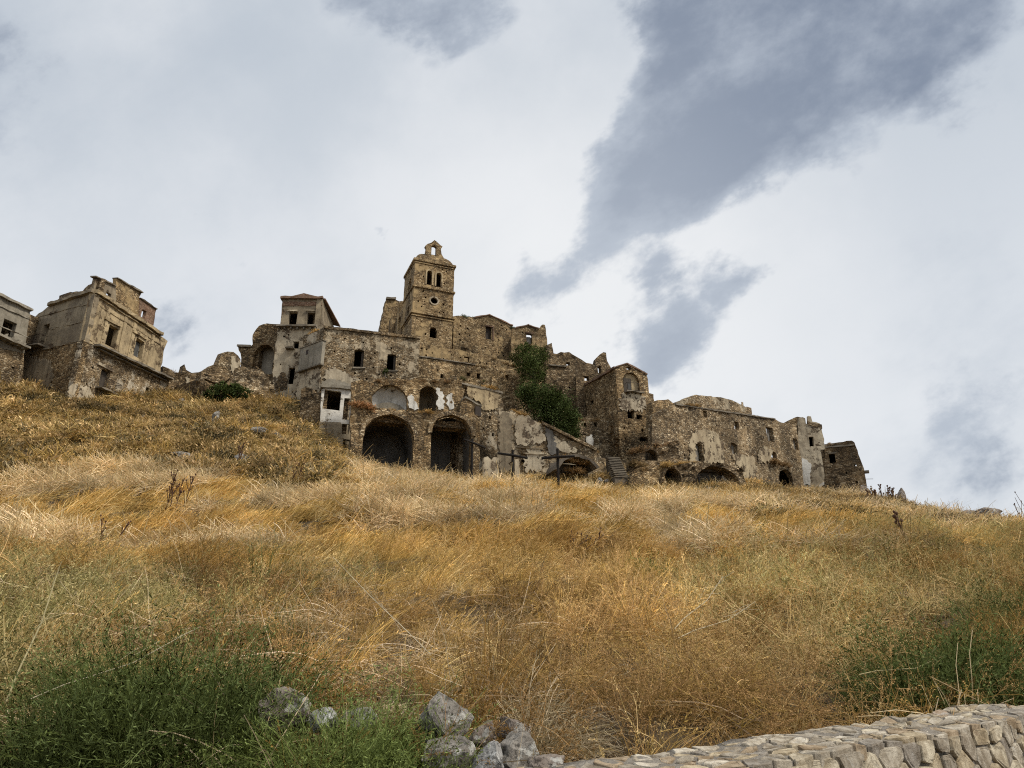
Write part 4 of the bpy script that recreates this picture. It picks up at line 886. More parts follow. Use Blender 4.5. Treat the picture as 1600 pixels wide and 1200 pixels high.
wall(B, 'front_wall', pe, [(1244, 800), (1246, 700), (1248, 653), (1254, 652), (1258, 654), (1259, 662), (1262, 663), (1262, 650), (1267, 651), (1269, 659), (1281, 662), (1283, 668), (1292, 715), (1302, 765), (1304, 800)], M['pale'], [('r', 1267.7, 690, 7, 15), ('a', 1258, 746, 10, 25), ('o', 1246.8, 723, 3, 5)], rel=.05, rag=.08, off=.08)
band(B, 'parapet', pe, (1262, 661.5), (1284, 667), .5, .15, M['rubble_dark']); wall(B, 'rear_gable', pe.back(1.6), [(1222, 690), (1224, 661), (1236, 655), (1246, 651), (1256, 653), (1258, 690)], M['rubble'], th=.8)
patch(B, pe, [(1248, 720), (1256, 717), (1266, 724), (1265, 742), (1266, 758), (1249, 756)], M['white_clean'], rag=.1)
u = pe.uv((1250, 668)); v = pe.uv((1288, 690)); shell(B, pe, u.x, v.x, v.y - 9, u.y - .6, 6, M['rubble_dark'])
mb = MB(); c_ = pe.uv((1291, 768))
for i in range(13):
    g = math.pi * i / 12
    for r_, d_ in ((.75, .2), (1.05, .2), (1.05, .02), (.75, .02)): mb.v.append(pe.pt(c_.x - r_ * math.cos(g), c_.y + r_ * 1.1 * math.sin(g), d_))
for i in range(12):
    for k in range(4): k2 = (k + 1) % 4; mb.f.append([i * 4 + k, i * 4 + k2, i * 4 + 4 + k2, i * 4 + 4 + k])
mb.build('plaster_arch', M['white_clean'], B)

# --- O: the end tower
B = root('end_tower', 'plain square dark stone tower at the right end of the town', 1325, 768, 80, 'tower')
c0 = P(1335, 690, 78); po = Plane(c0, at_z(1288, 695, c0.z)); L = po.len
wall(B, 'front_wall', po, [(1288, 800), (1289, 694), (1310, 691), (1331, 688.5), (1335, 691), (1341, 709), (1351, 737), (1356, 769), (1359, 800)], M['rubble_dark'], [('r', 1300.5, 716, 10, 15)], rel=.08, rag=.05, putlog=4)
band(B, 'parapet_course', po, (1289, 699), (1336, 695), .18, .14, M['slab']); band(B, 'window_lintel', po, (1294, 708), (1306, 707.5), .12, .05, M['slab'])
u = po.uv((1276, 700)); v = po.uv((1338, 700)); shell(B, po, min(u.x, v.x) + .3, max(u.x, v.x) - .3, u.y - 9, u.y, 6, M['rubble_dark'])
slab(B, 'stone_corbel', po, po.uv((1351, 738)).x - .45, po.uv((1351, 738)).x, po.uv((1351, 738)).y - .1, po.uv((1351, 738)).y + .15, .3, -.3, M['slab'])
mb = MB(); p_ = po.pt(po.uv((1353, 748)).x, po.uv((1353, 748)).y, -.2); mb.tube([p_, p_ + Vector((.8, 0, .02))], .03, 4); mb.build('iron_bar', M['iron'], B)
ledge(po, (1292, 693), (1330, 689), 5, .3, -.3)

# --- P: caves, terraces and the stairs in front of the long house
B = root('cave_mound', 'low rock mound with two cave mouths in front of the long house', 1100, 755, 66, 'ruin')
pc_ = Plane(P(1035, 745, 65), P(1168, 745, 68))
wall(B, 'rock_face', pc_, [(1030, 790), (1036, 742), (1040, 731), (1050, 726), (1066, 725), (1085, 723), (1105, 722), (1125, 724), (1145, 729), (1158, 738), (1165, 750), (1170, 790)], M['rubble_dark'], [('a', 1052, 744, 25, 26), ('a', 1121, 748, 64, 38)], rel=.45, rag=.18, th=1.5, step=.25)
for x_, w_, dp in ((1052, 30, 3.0), (1121, 70, 1.9)):
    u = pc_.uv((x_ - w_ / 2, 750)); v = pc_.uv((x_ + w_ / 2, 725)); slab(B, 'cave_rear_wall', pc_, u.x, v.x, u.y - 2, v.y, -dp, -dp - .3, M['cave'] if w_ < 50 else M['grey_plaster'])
u = pc_.uv((1040, 745)); v = pc_.uv((1160, 727)); slab(B, 'cave_roof', pc_, u.x, v.x - 1, v.y - .55, v.y - .25, -1.3, -4.5, M['cave'])
mb = MB(); p_ = pc_.uv((1090, 745)); mb.tube([pc_.pt(p_.x, p_.y - 1.5, .2), pc_.pt(p_.x, p_.y + .25, .2)], .07, 6); mb.build('post', M['wood_dark'], B)
ledge(pc_, (1038, 728), (1090, 723), 40, .7, -.5, (.46, .31, .12)); ledge(pc_, (1090, 722), (1155, 735), 20, .5, -.6, (.30, .22, .10))
B = root('terrace_wall', 'overgrown rubble terrace with a small dark arch between the stairs and the long house', 1010, 730, 70, 'wall')
pl = Plane(P(985, 715, 69), P(1038, 715, 69.5)); wall(B, 'rubble_face', pl, [(980, 780), (984, 722), (992, 704), (1002, 697), (1018, 694), (1034, 698), (1060, 690), (1063, 780)], M['rubble_dark'], [('a', 1018, 711, 19, 17)], rel=.3, rag=.2, th=1.2)
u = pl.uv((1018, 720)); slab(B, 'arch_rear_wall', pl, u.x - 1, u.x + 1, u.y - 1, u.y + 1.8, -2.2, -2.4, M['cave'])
ledge(pl, (988, 706), (1058, 694), 50, .8, -.4, (.30, .19, .09)); ledge(pl, (990, 726), (1010, 735), 20, .8, .2, (.30, .21, .10))
B = root('low_retaining_wall', 'low rubble retaining wall left of the cave mouths', 1020, 745, 66, 'wall')
pl = Plane(P(988, 740, 65), P(1040, 740, 65.5)); wall(B, 'rubble_face', pl, [(984, 780), (988, 738), (1000, 730), (1020, 728), (1040, 729), (1041, 780)], M['rubble'], rel=.18, rag=.12, th=1.4); ledge(pl, (990, 736), (1038, 729), 20, .5, -.4, (.42, .28, .12))
B = root('stone_stairs', 'flight of worn stone steps going up between the buttress and the terrace', 965, 740, 66.5, 'stairs')
a = P(970, 747, 66.0); b = P(957, 717, 70.5); n = 11; dv = (b - a) / n; side = Vector((1, .25, 0)).normalized(); fw = Vector((-.25, 1, 0))
for i in range(n + 1):
    mb = MB(); c_ = a + dv * i; mb.box(c_ - Vector((0, 0, .7)), .62 + random.uniform(-.10, .10), .26, .7 + random.uniform(-.03, .03), side, fw); st_ = mb.build('step', M['cave'], B); mb = MB(); mb.box(c_ + Vector((0, -.04, .055)), .68, .32, .045, side, fw); mb.build('tread', M['slab'], st_)

# ------------------------------------------------------------------ roadside wall, stone by stone
rw = random.Random(11)
TOPZ = 1.10; WTH = .52
path = [Vector((x, y, 0)) for x, y in WALL_PATH[0:]]
def path_frame(s):
    for i in range(len(path) - 1):
        L = (path[i + 1] - path[i]).length
        if s <= L or i == len(path) - 2:
            t_ = (path[i + 1] - path[i]) / L
            def nrm(j): d_ = (path[j + 1] - path[j]).normalized(); return Vector((d_.y, -d_.x, 0))
            n_ = nrm(i); f = s / L
            if f > .5 and i < len(path) - 2: n2 = nrm(i + 1); n_ = n_.lerp((n_ + n2).normalized(), (f - .5) * 2)
            elif f < .5 and i > 0: n2 = nrm(i - 1); n_ = n_.lerp((n_ + n2).normalized(), (.5 - f) * 2)
            return path[i] + t_ * s, n_.normalized()
        s -= L
def wtop(s): return TOPZ + .03 * noise.noise(Vector((s * 1.3, 0, 0))) + .02 * noise.noise(Vector((s * 5, 3, 0)))
def top_pt(s, w_, up):
    p, n_ = path_frame(s); q = p + n_ * w_; q.z = wtop(s) + up + .02 * noise.noise(Vector((s * 4, w_ * 6, 1))); return q
def face_pt(s, h, out):
    p, n_ = path_frame(s); q = p + n_ * (WTH + .10 * h + out); q.z = wtop(s) - h; return q
def voronoi(seeds, bounds, ax=1.0):
    """cells of jittered seeds; ax stretches the metric along the first axis"""
    x0, x1, y0, y1 = bounds; cells = []
    S_ = [Vector((p.x / ax, p.y)) for p in seeds]
    for i, p in enumerate(S_):
        poly = [Vector((x0 / ax, y0)), Vector((x1 / ax, y0)), Vector((x1 / ax, y1)), Vector((x0 / ax, y1))]
        near = sorted((q for j, q in enumerate(S_) if j != i and (q - p).length < .9), key=lambda q: (q - p).length)[:22]
        for q in near:
            m_ = (p + q) / 2; d_ = q - p; out = []
            for k in range(len(poly)):
                a, b = poly[k], poly[(k + 1) % len(poly)]; da, db = (a - m_).dot(d_), (b - m_).dot(d_)
                if da <= 0: out.append(a)
                if (da < 0) != (db < 0) and abs(da - db) > 1e-12: out.append(a + (b - a) * (da / (da - db)))
            poly = out
            if len(poly) < 3: break
        if len(poly) >= 3: cells.append([Vector((q.x * ax, q.y)) for q in poly])
    return cells
def chaikin(poly, k=.13):
    out = []
    for i in range(len(poly)):
        a, b = poly[i], poly[(i + 1) % len(poly)]; out += [a + (b - a) * k, a + (b - a) * (1 - k)]
    return out
W_ = thing('stone_wall', 'low mortared rubble-stone wall with flat coping stones along the bottom right', 'wall', (2.0, 4.7, 0))
def stone(name, poly, mapf, joint, hgt, sink=.06, tl=.1):
    c_ = sum(poly, Vector((0, 0))) / len(poly)
    big = max((q - c_).length for q in poly)
    if big < .035: return
    poly = [c_ + (q - c_) * max(.55, 1 - joint / max(.02, (q - c_).length)) for q in poly]; poly = [q + Vector((rw.uniform(-.006, .006), rw.uniform(-.005, .005))) for q in chaikin(poly)]
    mb = MB(); n = len(poly); tilt = (rw.uniform(-tl, tl), rw.uniform(-tl, tl))
    rings = ((1.0, -sink), (1.0, hgt * .6), (.95, hgt * .95), (.70, hgt * 1.0))
    for sc, hh in rings:
        for q in poly:
            d_ = q - c_; r_ = c_ + d_ * sc; h2 = hh + (d_.x * tilt[0] + d_.y * tilt[1]) * (hh > 0) + (rw.uniform(-.004, .004) if hh > 0 else 0)
            mb.v.append(mapf(r_.x, r_.y, h2))
    for i in range(len(rings) - 1):
        for k in range(n): k2 = (k + 1) % n; mb.f.append([i * n + k, i * n + k2, (i + 1) * n + k2, (i + 1) * n + k])
    mb.f.append([3 * n + k for k in range(n)])
    return mb.build(name, M['wall_stone'], W_, False)
S0, S1 = 4.0, 11.5
seeds = []
for r_ in range(6):
    s = S0 - .1 + rw.random() * .2
    while s < S1: seeds.append(Vector((s, (r_ + .5 + rw.uniform(-.40, .40)) * WTH / 6))); s += rw.choice((rw.uniform(.07, .13), rw.uniform(.13, .21), rw.uniform(.18, .32)))
for cell in voronoi(seeds, (S0, S1, .0, WTH + .03), 1.5): stone('coping_stone', cell, top_pt, rw.uniform(.008, .026), rw.uniform(.004, .013), tl=.05)
seeds = []; y = .02
for r_, hgt in enumerate((.085, .12, .17, .20, .22)):
    s = S0 + rw.random() * .2
    while s < S1: seeds.append(Vector((s, y + hgt / 2 + rw.uniform(-.035, .035)))); s += rw.choice((rw.uniform(.09, .16), rw.uniform(.16, .28), rw.uniform(.28, .42)))
    y += hgt
for cell in voronoi(seeds, (S0, S1, .015, .82), 1.55): stone('face_stone', cell, face_pt, .011, rw.uniform(.010, .032), tl=.08)
mb = MB(); ss = np.arange(0.2, S1, .12)
for s in ss:
    for a in range(6): mb.v.append(top_pt(s, WTH * a / 5, rw.uniform(-.012, .012)))
    for h in (.06, .3, .6, .85, 1.25): mb.v.append(face_pt(s, h, -.005 + rw.uniform(-.01, .01)))
    p = top_pt(s, 0, 0); mb.v.append(Vector((p.x, p.y, -.2)))
K = 12
for i in range(len(ss) - 1):
    for k in range(K): k2 = (k + 1) % K; mb.f.append([i * K + k, i * K + k2, (i + 1) * K + k2, (i + 1) * K + k])
mb.build('mortar_core', M['mortar'], W_, True)

EXCL = []            # spots where no grass stands: (x, y, half width, half depth)
# ------------------------------------------------------------------ boulders and fallen stones
def boulder(name, label, px, py, wpx, hpx, depth, mat, seed, dk=.9, group=None, cuts=7, sub=4, sink=.25):
    rnd = random.Random(seed); c_ = P(px, py, depth); k = depth / FPX * 1.03; rx, rz = wpx * k / 2, hpx * k / 2
    bm = bmesh.new(); bmesh.ops.create_icosphere(bm, subdivisions=sub, radius=1)
    pls = [(Vector((rnd.gauss(0, 1), rnd.gauss(0, 1), rnd.gauss(0, .8))).normalized(), rnd.uniform(.5, .82)) for _ in range(cuts + 5)]
    for v in bm.verts:
        p = v.co.copy()
        for n_, d_ in pls:
            e = p.dot(n_) - d_
            if e > 0: p -= n_ * e * .97
        p *= 1 + .10 * noise.noise(p * 2.2 + Vector((seed, 0, 0))) + .07 * noise.noise(p * 5 + Vector((seed, 5, 0))) + .05 * noise.noise(p * 11) + .03 * noise.noise(p * 22)
        v.co = p
    mx = max(abs(v.co.x) for v in bm.verts); mz = max(abs(v.co.z) for v in bm.verts)
    for v in bm.verts: v.co = Vector((v.co.x * rx / mx, v.co.y * rx * dk / mx, v.co.z * rz / mz))
    me = bpy.data.meshes.new(name); bm.to_mesh(me); bm.free(); me.materials.append(mat)
    o = bpy.data.objects.new(name, me); col.objects.link(o); o.location = c_; EXCL.append((c_.x, c_.y - rx * .7, rx * .5, rx * .6)); o.location.z -= rz * .30; return tag(o, label, 'rock', group)
G_ = 'boulders at the foot of the slope'
for a in ((452, 1100, 84, 66, 6.4, M['rock_brown'], 1, 'brown angular boulder left of the other rocks, behind the green weeds'),
          (508, 1122, 44, 40, 6.2, M['rock_white'], 2, 'small pale stone just right of the brown angular boulder'),
          (565, 1118, 60, 38, 6.3, M['rock'], 3, 'flat pale grey stone half hidden by the bright green weeds'),
          (697, 1116, 88, 88, 6.2, M['rock'], 14, 'large grey pitted boulder standing on edge, biggest of the rocks'),
          (708, 1172, 84, 82, 5.75, M['rock'], 5, 'lichen-spotted boulder below the large grey pitted boulder'),
          (764, 1182, 52, 56, 5.6, M['rock_white'], 6, 'white streaked stone at the bottom edge between two boulders'),
          (806, 1172, 78, 70, 5.75, M['rock'], 7, 'grey boulder right of the white streaked stone'),
          (802, 1136, 50, 46, 6.2, M['rock_brown'], 8, 'squarish brown-grey stone under the pale straw'),
          (756, 1140, 40, 36, 6.1, M['rock_brown'], 9, 'small brown stone between the pitted boulder and the squarish one'),
          (858, 1192, 60, 34, 5.4, M['rock_brown'], 10, 'dark low stone next to the left end of the stone wall')):
    boulder('boulder', a[7], a[0], a[1], a[2], a[3], a[4], a[5], a[6], group=G_)
def on_ground(px, depth, up=0):
    lo = None
    x = P(px, 760, depth).x; z = ground(x, depth); return Vector((x, depth, z + up))
G2 = 'fallen stones on the slope'
for px, py, wp, hp, d_, mt, sd, lb in ((337, 652, 12, 26, 57, 'rock', 21, 'upright grey stone slab in the scrub below the round green bush'),
        (285, 712, 38, 16, 46, 'rock', 22, 'flat pale stone lying in dry grass at the crest, left of centre'),
        (378, 717, 24, 20, 45, 'rock', 23, 'small pale rock behind a thistle at the grass crest'),
        (402, 672, 30, 12, 54, 'rock', 24, 'heap of flat pale stones left of the fallen beam'),
        (1408, 774, 14, 24, 59, 'rock_brown', 25, 'squat square stone block standing on the right skyline'),
        (1545, 797, 46, 22, 51, 'rock_brown', 26, 'dark jutting rock at the top of the right skyline'),
        (1515, 795, 34, 12, 52, 'rock_brown', 27, 'long low dark rock on the right skyline, left of the jutting rock'),
        (1350, 755, 20, 20, 66, 'rock_brown', 28, 'dark stone at the foot of the square end tower')):
    p = P(px, py, d_); g = ground(p.x, p.y); k = d_ / FPX
    o = boulder('fallen_stone', lb, px, py, wp, hp, d_, M[mt], sd, group=G2, sub=3); o.location.z = min(max(p.z, g + hp * k * .2), g + hp * k * .4 + .5)
# fallen beam
T = thing('fallen_beam', 'long weathered timber beam lying on the scrub slope below the white hut', 'beam', P(447, 670, 56)); a = P(428, 661, 57); b = P(468, 682, 54.5)
a.z = ground(a.x, a.y) + .55; b.z = ground(b.x, b.y) + .5; mb = MB(); mb.box((a + b) / 2, (b - a).length / 2, .16, .12, b - a, Vector((0, 1, 0)).cross(b - a).cross(b - a)); mb.build('timber', M['wood_grey'], T)
mb = MB(); a2, b2 = a + Vector((.2, .1, .15)), b + Vector((-.5, .1, .12)); mb.box((a2 + b2) / 2, (b2 - a2).length / 2, .10, .06, b2 - a2, Vector((0, 1, 0)).cross(b2 - a2).cross(b2 - a2)); mb.build('split_plank', M['wood_grey'], T)
T['category'] = 'beam'

# ------------------------------------------------------------------ the three wooden crosses
def cross(label, x_px, top, base, beam_a, beam_b, depth, lean=0):
    t0 = P(x_px, top, depth); gx = t0.x; gz = ground(gx, depth)
    T = thing('wooden_cross', label, 'cross', (gx, depth, gz), 'three wooden crosses before the arches')
    mb = MB(); pts = [Vector((gx + lean, depth, gz - .4)), Vector((gx + lean * .5, depth, (gz + t0.z) / 2)), t0]
    mb.tube(pts, [.11, .10, .09], 6); mb.build('upright', M['wood_dark'], T)
    a, b = P(beam_a[0], beam_a[1], depth - .12 + beam_a[2]), P(beam_b[0], beam_b[1], depth - .12 + beam_b[2]); mid = (a + b) / 2 + Vector((0, 0, .03))
    mb = MB(); mb.tube([a, mid, b], [.085, .095, .08], 6); mb.build('crossbeam', M['wood_dark'], T)
cross('leftmost wooden cross, turned sideways against the right arch', 738, 686, 745, (725, 686.5, -1.0), (758, 700, 1.0), 51)
cross('middle wooden cross with a gently sagging beam', 801, 703, 745, (777, 708, -.1), (824.6, 716, .1), 50)
cross('rightmost wooden cross, furthest forward in the grass', 871, 701, 750, (846, 716, .05), (898, 713, -.05), 47)

# ------------------------------------------------------------------ vegetation
class VB:
    """strands (stems, blades, leaflets) with a shade value each"""
    def __init__(s, seed): s.v = []; s.f = []; s.sh = []; s.r = random.Random(seed)
    def strand(s, pts, w0, w1, shade):
        n = len(pts); b = len(s.v)
        t_ = (pts[-1] - pts[0]); side = t_.cross(Vector((s.r.gauss(0, 1), s.r.gauss(0, 1), s.r.gauss(0, 1)))).normalized()
        for i, p in enumerate(pts):
            h = (w0 + (w1 - w0) * i / (n - 1)) * .5; s.v += [p + side * h, p - side * h]; s.sh += [shade, shade]
        for i in range(n - 1): s.f.append((b + 2 * i, b + 2 * i + 1, b + 2 * i + 3, b + 2 * i + 2))
    def leaf(s, p, d_, L, w_, shade):
        side = d_.cross(Vector((s.r.gauss(0, 1), s.r.gauss(0, 1), s.r.gauss(0, 1)))).normalized(); b = len(s.v)
        s.v += [p, p + d_ * L * .5 + side * w_ * .5, p + d_ * L, p + d_ * L * .5 - side * w_ * .5]; s.sh += [shade] * 4; s.f.append((b, b + 1, b + 2, b + 3))
    def mesh(s, name, mat):
        me = bpy.data.meshes.new(name); me.from_pydata([tuple(p) for p in s.v], [], s.f); at_ = me.attributes.new('shade', 'FLOAT', 'POINT'); at_.data.foreach_set('value', s.sh); me.materials.append(mat); return me
    def obj(s, name, mat, parent=None, loc=None):
        o = bpy.data.objects.new(name, s.mesh(name, mat)); col.objects.link(o)
        if parent: o.parent = parent
        if loc is not None: o.location = loc
        return o
def rv(r): return Vector((r.gauss(0, 1), r.gauss(0, 1), r.gauss(0, 1)))
def curve_pts(p, d_, L, droop, n, wig, r):
    out = [p.copy()]; d_ = d_.normalized(); st = L / n
    for i in range(n):
        d_ = (d_ + Vector((0, 0, -droop / n)) + rv(r) * wig).normalized(); p = p + d_ * st; out.append(p.copy())
    return out
def src_tuft(seed, n, rad, L0, L1, lean, spread, w, droop=.9, heads=.3):
    b = VB(seed); r = b.r
    for i in range(n):
        a = r.uniform(0, 2 * math.pi); q = rad * math.sqrt(r.random()); p = Vector((q * math.cos(a), q * math.sin(a), -.05))
        d_ = Vector((lean + r.gauss(0, spread), r.gauss(0, spread), 1)); L = r.uniform(L0, L1); pts = curve_pts(p, d_, L, droop * r.uniform(.5, 1.3), 4, .05, r)
        sh = min(1, max(0, r.gauss(.5, .28))); b.strand(pts, w, w * .35, sh)
        if r.random() < heads:
            e = pts[-1]; dd = (pts[-1] - pts[-2]).normalized()
            for k in range(4): b.leaf(e - dd * .018 * k * (L / .6), (dd + rv(r) * .35).normalized(), .035 * L / .6, w * 1.6, min(1, sh + .2))
    return b
def src_tangle(seed, n, rad, L0, L1, w, hgt):
    b = VB(seed); r = b.r
    for i in range(n):
        p = Vector((r.uniform(-rad, rad), r.uniform(-rad, rad), r.uniform(0, hgt) ** 1)); d_ = Vector((r.gauss(.35, .8), r.gauss(0, .8), r.gauss(.30, .35)))
        b.strand(curve_pts(p, d_, r.uniform(L0, L1), r.uniform(.2, 1.0), 4, .10, r), w, w * .5, min(1, max(0, r.gauss(.5, .3))))
    return b
def weed(b, p, d_, L, w, depth, leaf, r, nb=5, seeds=True):
    pts = curve_pts(p, d_, L, .25, 4, .12, r); sh = min(1, max(0, r.gauss(.5, .25))); b.strand(pts, w, w * .6, sh)
    if depth == 0:
        if leaf:
            for q in pts[1:]:
                for k in range(2): b.leaf(q, (rv(r) + (pts[-1] - pts[0]).normalized() * .8).normalized(), leaf * r.uniform(.6, 1.3), leaf * .28, min(1, max(0, sh + r.gauss(.1, .25))))
        return
    for k in range(nb):
        i = r.randint(1, 4); dd = ((pts[i] - pts[i - 1]).normalized() + rv(r) * .55).normalized()
        weed(b, pts[i], dd, L * r.uniform(.35, .65), w * .65, depth - 1, leaf, r, nb)
def src_weed(seed, stems, L, w, leaf, lean=.15, spread=.4, nb=5, rad=.12):
    b = VB(seed); r = b.r
    for i in range(stems):
        p = Vector((r.gauss(0, rad), r.gauss(0, rad), -.03)); weed(b, p, Vector((lean + r.gauss(0, spread), r.gauss(0, spread), 1)), L * r.uniform(.6, 1.1), w, 2, leaf, r, nb)
    return b
def src_cushion(seed, n, R_, H_, w):
    b = VB(seed); r = b.r
    for i in range(n):
        a = r.uniform(0, 2 * math.pi); e = r.random(); d_ = Vector((math.cos(a) * (1 - e * .6), math.sin(a) * (1 - e * .6), .25 + e * 1.1)).normalized()
        p = Vector((d_.x * R_ * .25, d_.y * R_ * .25, 0)); sh = min(1, max(0, r.gauss(.5, .3))); L = r.uniform(.5, 1.0) * R_ * (1 if e < .5 else H_ / R_ * 1.3)
        pts = curve_pts(p, d_, L, .5, 4, .18, r); b.strand(pts, w, w * .5, sh)
        for q in pts[2:]: b.leaf(q, (d_ + rv(r) * .8).normalized(), R_ * .22, w * 1.5, min(1, max(0, sh + r.gauss(0, .2))))
    return b
src = bpy.data.collections.new('grass_sources')
specs = [('tuft', (1, 60, .15, .45, .85, .55, .28, .0085, 1.0)), ('tuft', (2, 60, .17, .4, .75, .85, .30, .0085, 1.2)), ('tuft', (3, 50, .12, .5, .95, .40, .22, .008, .8)),
         ('tangle', (4, 60, .32, .35, .8, .008, .28)), ('tangle', (5, 60, .35, .3, .7, .009, .20)),
         ('weed', (6, 5, .50, .007, .020, .15, .4, 4)), ('weed', (7, 4, .60, .0075, .022, .35, .5, 4)),
         ('weed', (8, 5, .70, .009, .040, .25, .25, 3)),
         ('cushion', (9, 110, .55, .40, .028)), ('cushion', (10, 110, .7, .36, .032)),
         ('tuft', (11, 70, .34, .5, .9, .65, .30, .022, 1.1, .25)), ('tuft', (12, 70, .36, .45, .8, .95, .35, .024, 1.3, .25)),
         ('tuft', (13, 40, .10, .2, .55, .2, .5, .020, .8, 0)), ('tangle', (14, 70, .5, .5, 1.0, .024, .30))]
FN = {'tuft': src_tuft, 'tangle': src_tangle, 'weed': src_weed, 'cushion': src_cushion}
for i, (k, a) in enumerate(specs):
    o = bpy.data.objects.new('src_%02d' % i, FN[k](*a).mesh('src_%02d' % i, M['veg'])); src.objects.link(o)
for i in (14, 15, 16):                            # loose stones
    bm = bmesh.new(); bmesh.ops.create_icosphere(bm, subdivisions=2, radius=1)
    for v in bm.verts: v.co = v.co * (1 + .45 * noise.noise(v.co * 1.3 + Vector((i * 7, 0, 0))) + .15 * noise.noise(v.co * 4 + Vector((0, i * 3, 0)))) ; v.co.z *= .7
    me = bpy.data.meshes.new('src_%02d' % i); bm.to_mesh(me); bm.free(); me.materials.append(M[('rock', 'rock_brown', 'rock_white')[i - 14]])
    src.objects.link(bpy.data.objects.new('src_%02d' % i, me))
gn = bpy.data.node_groups.new('scatter', 'GeometryNodeTree')
gn.interface.new_socket('Geometry', in_out='INPUT', socket_type='NodeSocketGeometry'); gn.interface.new_socket('Geometry', in_out='OUTPUT', socket_type='NodeSocketGeometry')
gi = gn.nodes.new('NodeGroupInput'); go = gn.nodes.new('NodeGroupOutput'); iop = gn.nodes.new('GeometryNodeInstanceOnPoints'); ci = gn.nodes.new('GeometryNodeCollectionInfo')
ci.inputs['Collection'].default_value = src; ci.inputs['Separate Children'].default_value = True; ci.inputs['Reset Children'].default_value = True
def attr(name, typ):
    nd = gn.nodes.new('GeometryNodeInputNamedAttribute'); nd.data_type = typ; nd.inputs[0].default_value = name; return nd.outputs[0]
iop.inputs['Pick Instance'].default_value = True
gn.links.new(gi.outputs[0], iop.inputs['Points']); gn.links.new(ci.outputs[0], iop.inputs['Instance']); gn.links.new(attr('idx', 'INT'), iop.inputs['Instance Index'])
e2r = gn.nodes.new('FunctionNodeEulerToRotation'); gn.links.new(attr('rot', 'FLOAT_VECTOR'), e2r.inputs[0]); gn.links.new(e2r.outputs[0], iop.inputs['Rotation'])
gn.links.new(attr('scl', 'FLOAT_VECTOR'), iop.inputs['Scale']); gn.links.new(iop.outputs[0], go.inputs[0])
def scatter(name, pos, idx_, rot, scl, tint, label):
    n = len(pos); me = bpy.data.meshes.new(name); me.vertices.add(n); me.vertices.foreach_set('co', np.asarray(pos, np.float32).ravel())
    a = me.attributes.new('idx', 'INT', 'POINT'); a.data.foreach_set('value', np.asarray(idx_, np.int32))
    for nm, arr in (('rot', rot), ('scl', scl)): a = me.attributes.new(nm, 'FLOAT_VECTOR', 'POINT'); a.data.foreach_set('vector', np.asarray(arr, np.float32).ravel())
    a = me.attributes.new('tint', 'FLOAT_COLOR', 'POINT'); a.data.foreach_set('color', np.concatenate([np.asarray(tint, np.float32), np.ones((n, 1), np.float32)], 1).ravel())
    o = bpy.data.objects.new(name, me); col.objects.link(o); md = o.modifiers.new('scatter', 'NODES'); md.node_group = gn; o['kind'] = 'stuff'; o['label'] = label; return o

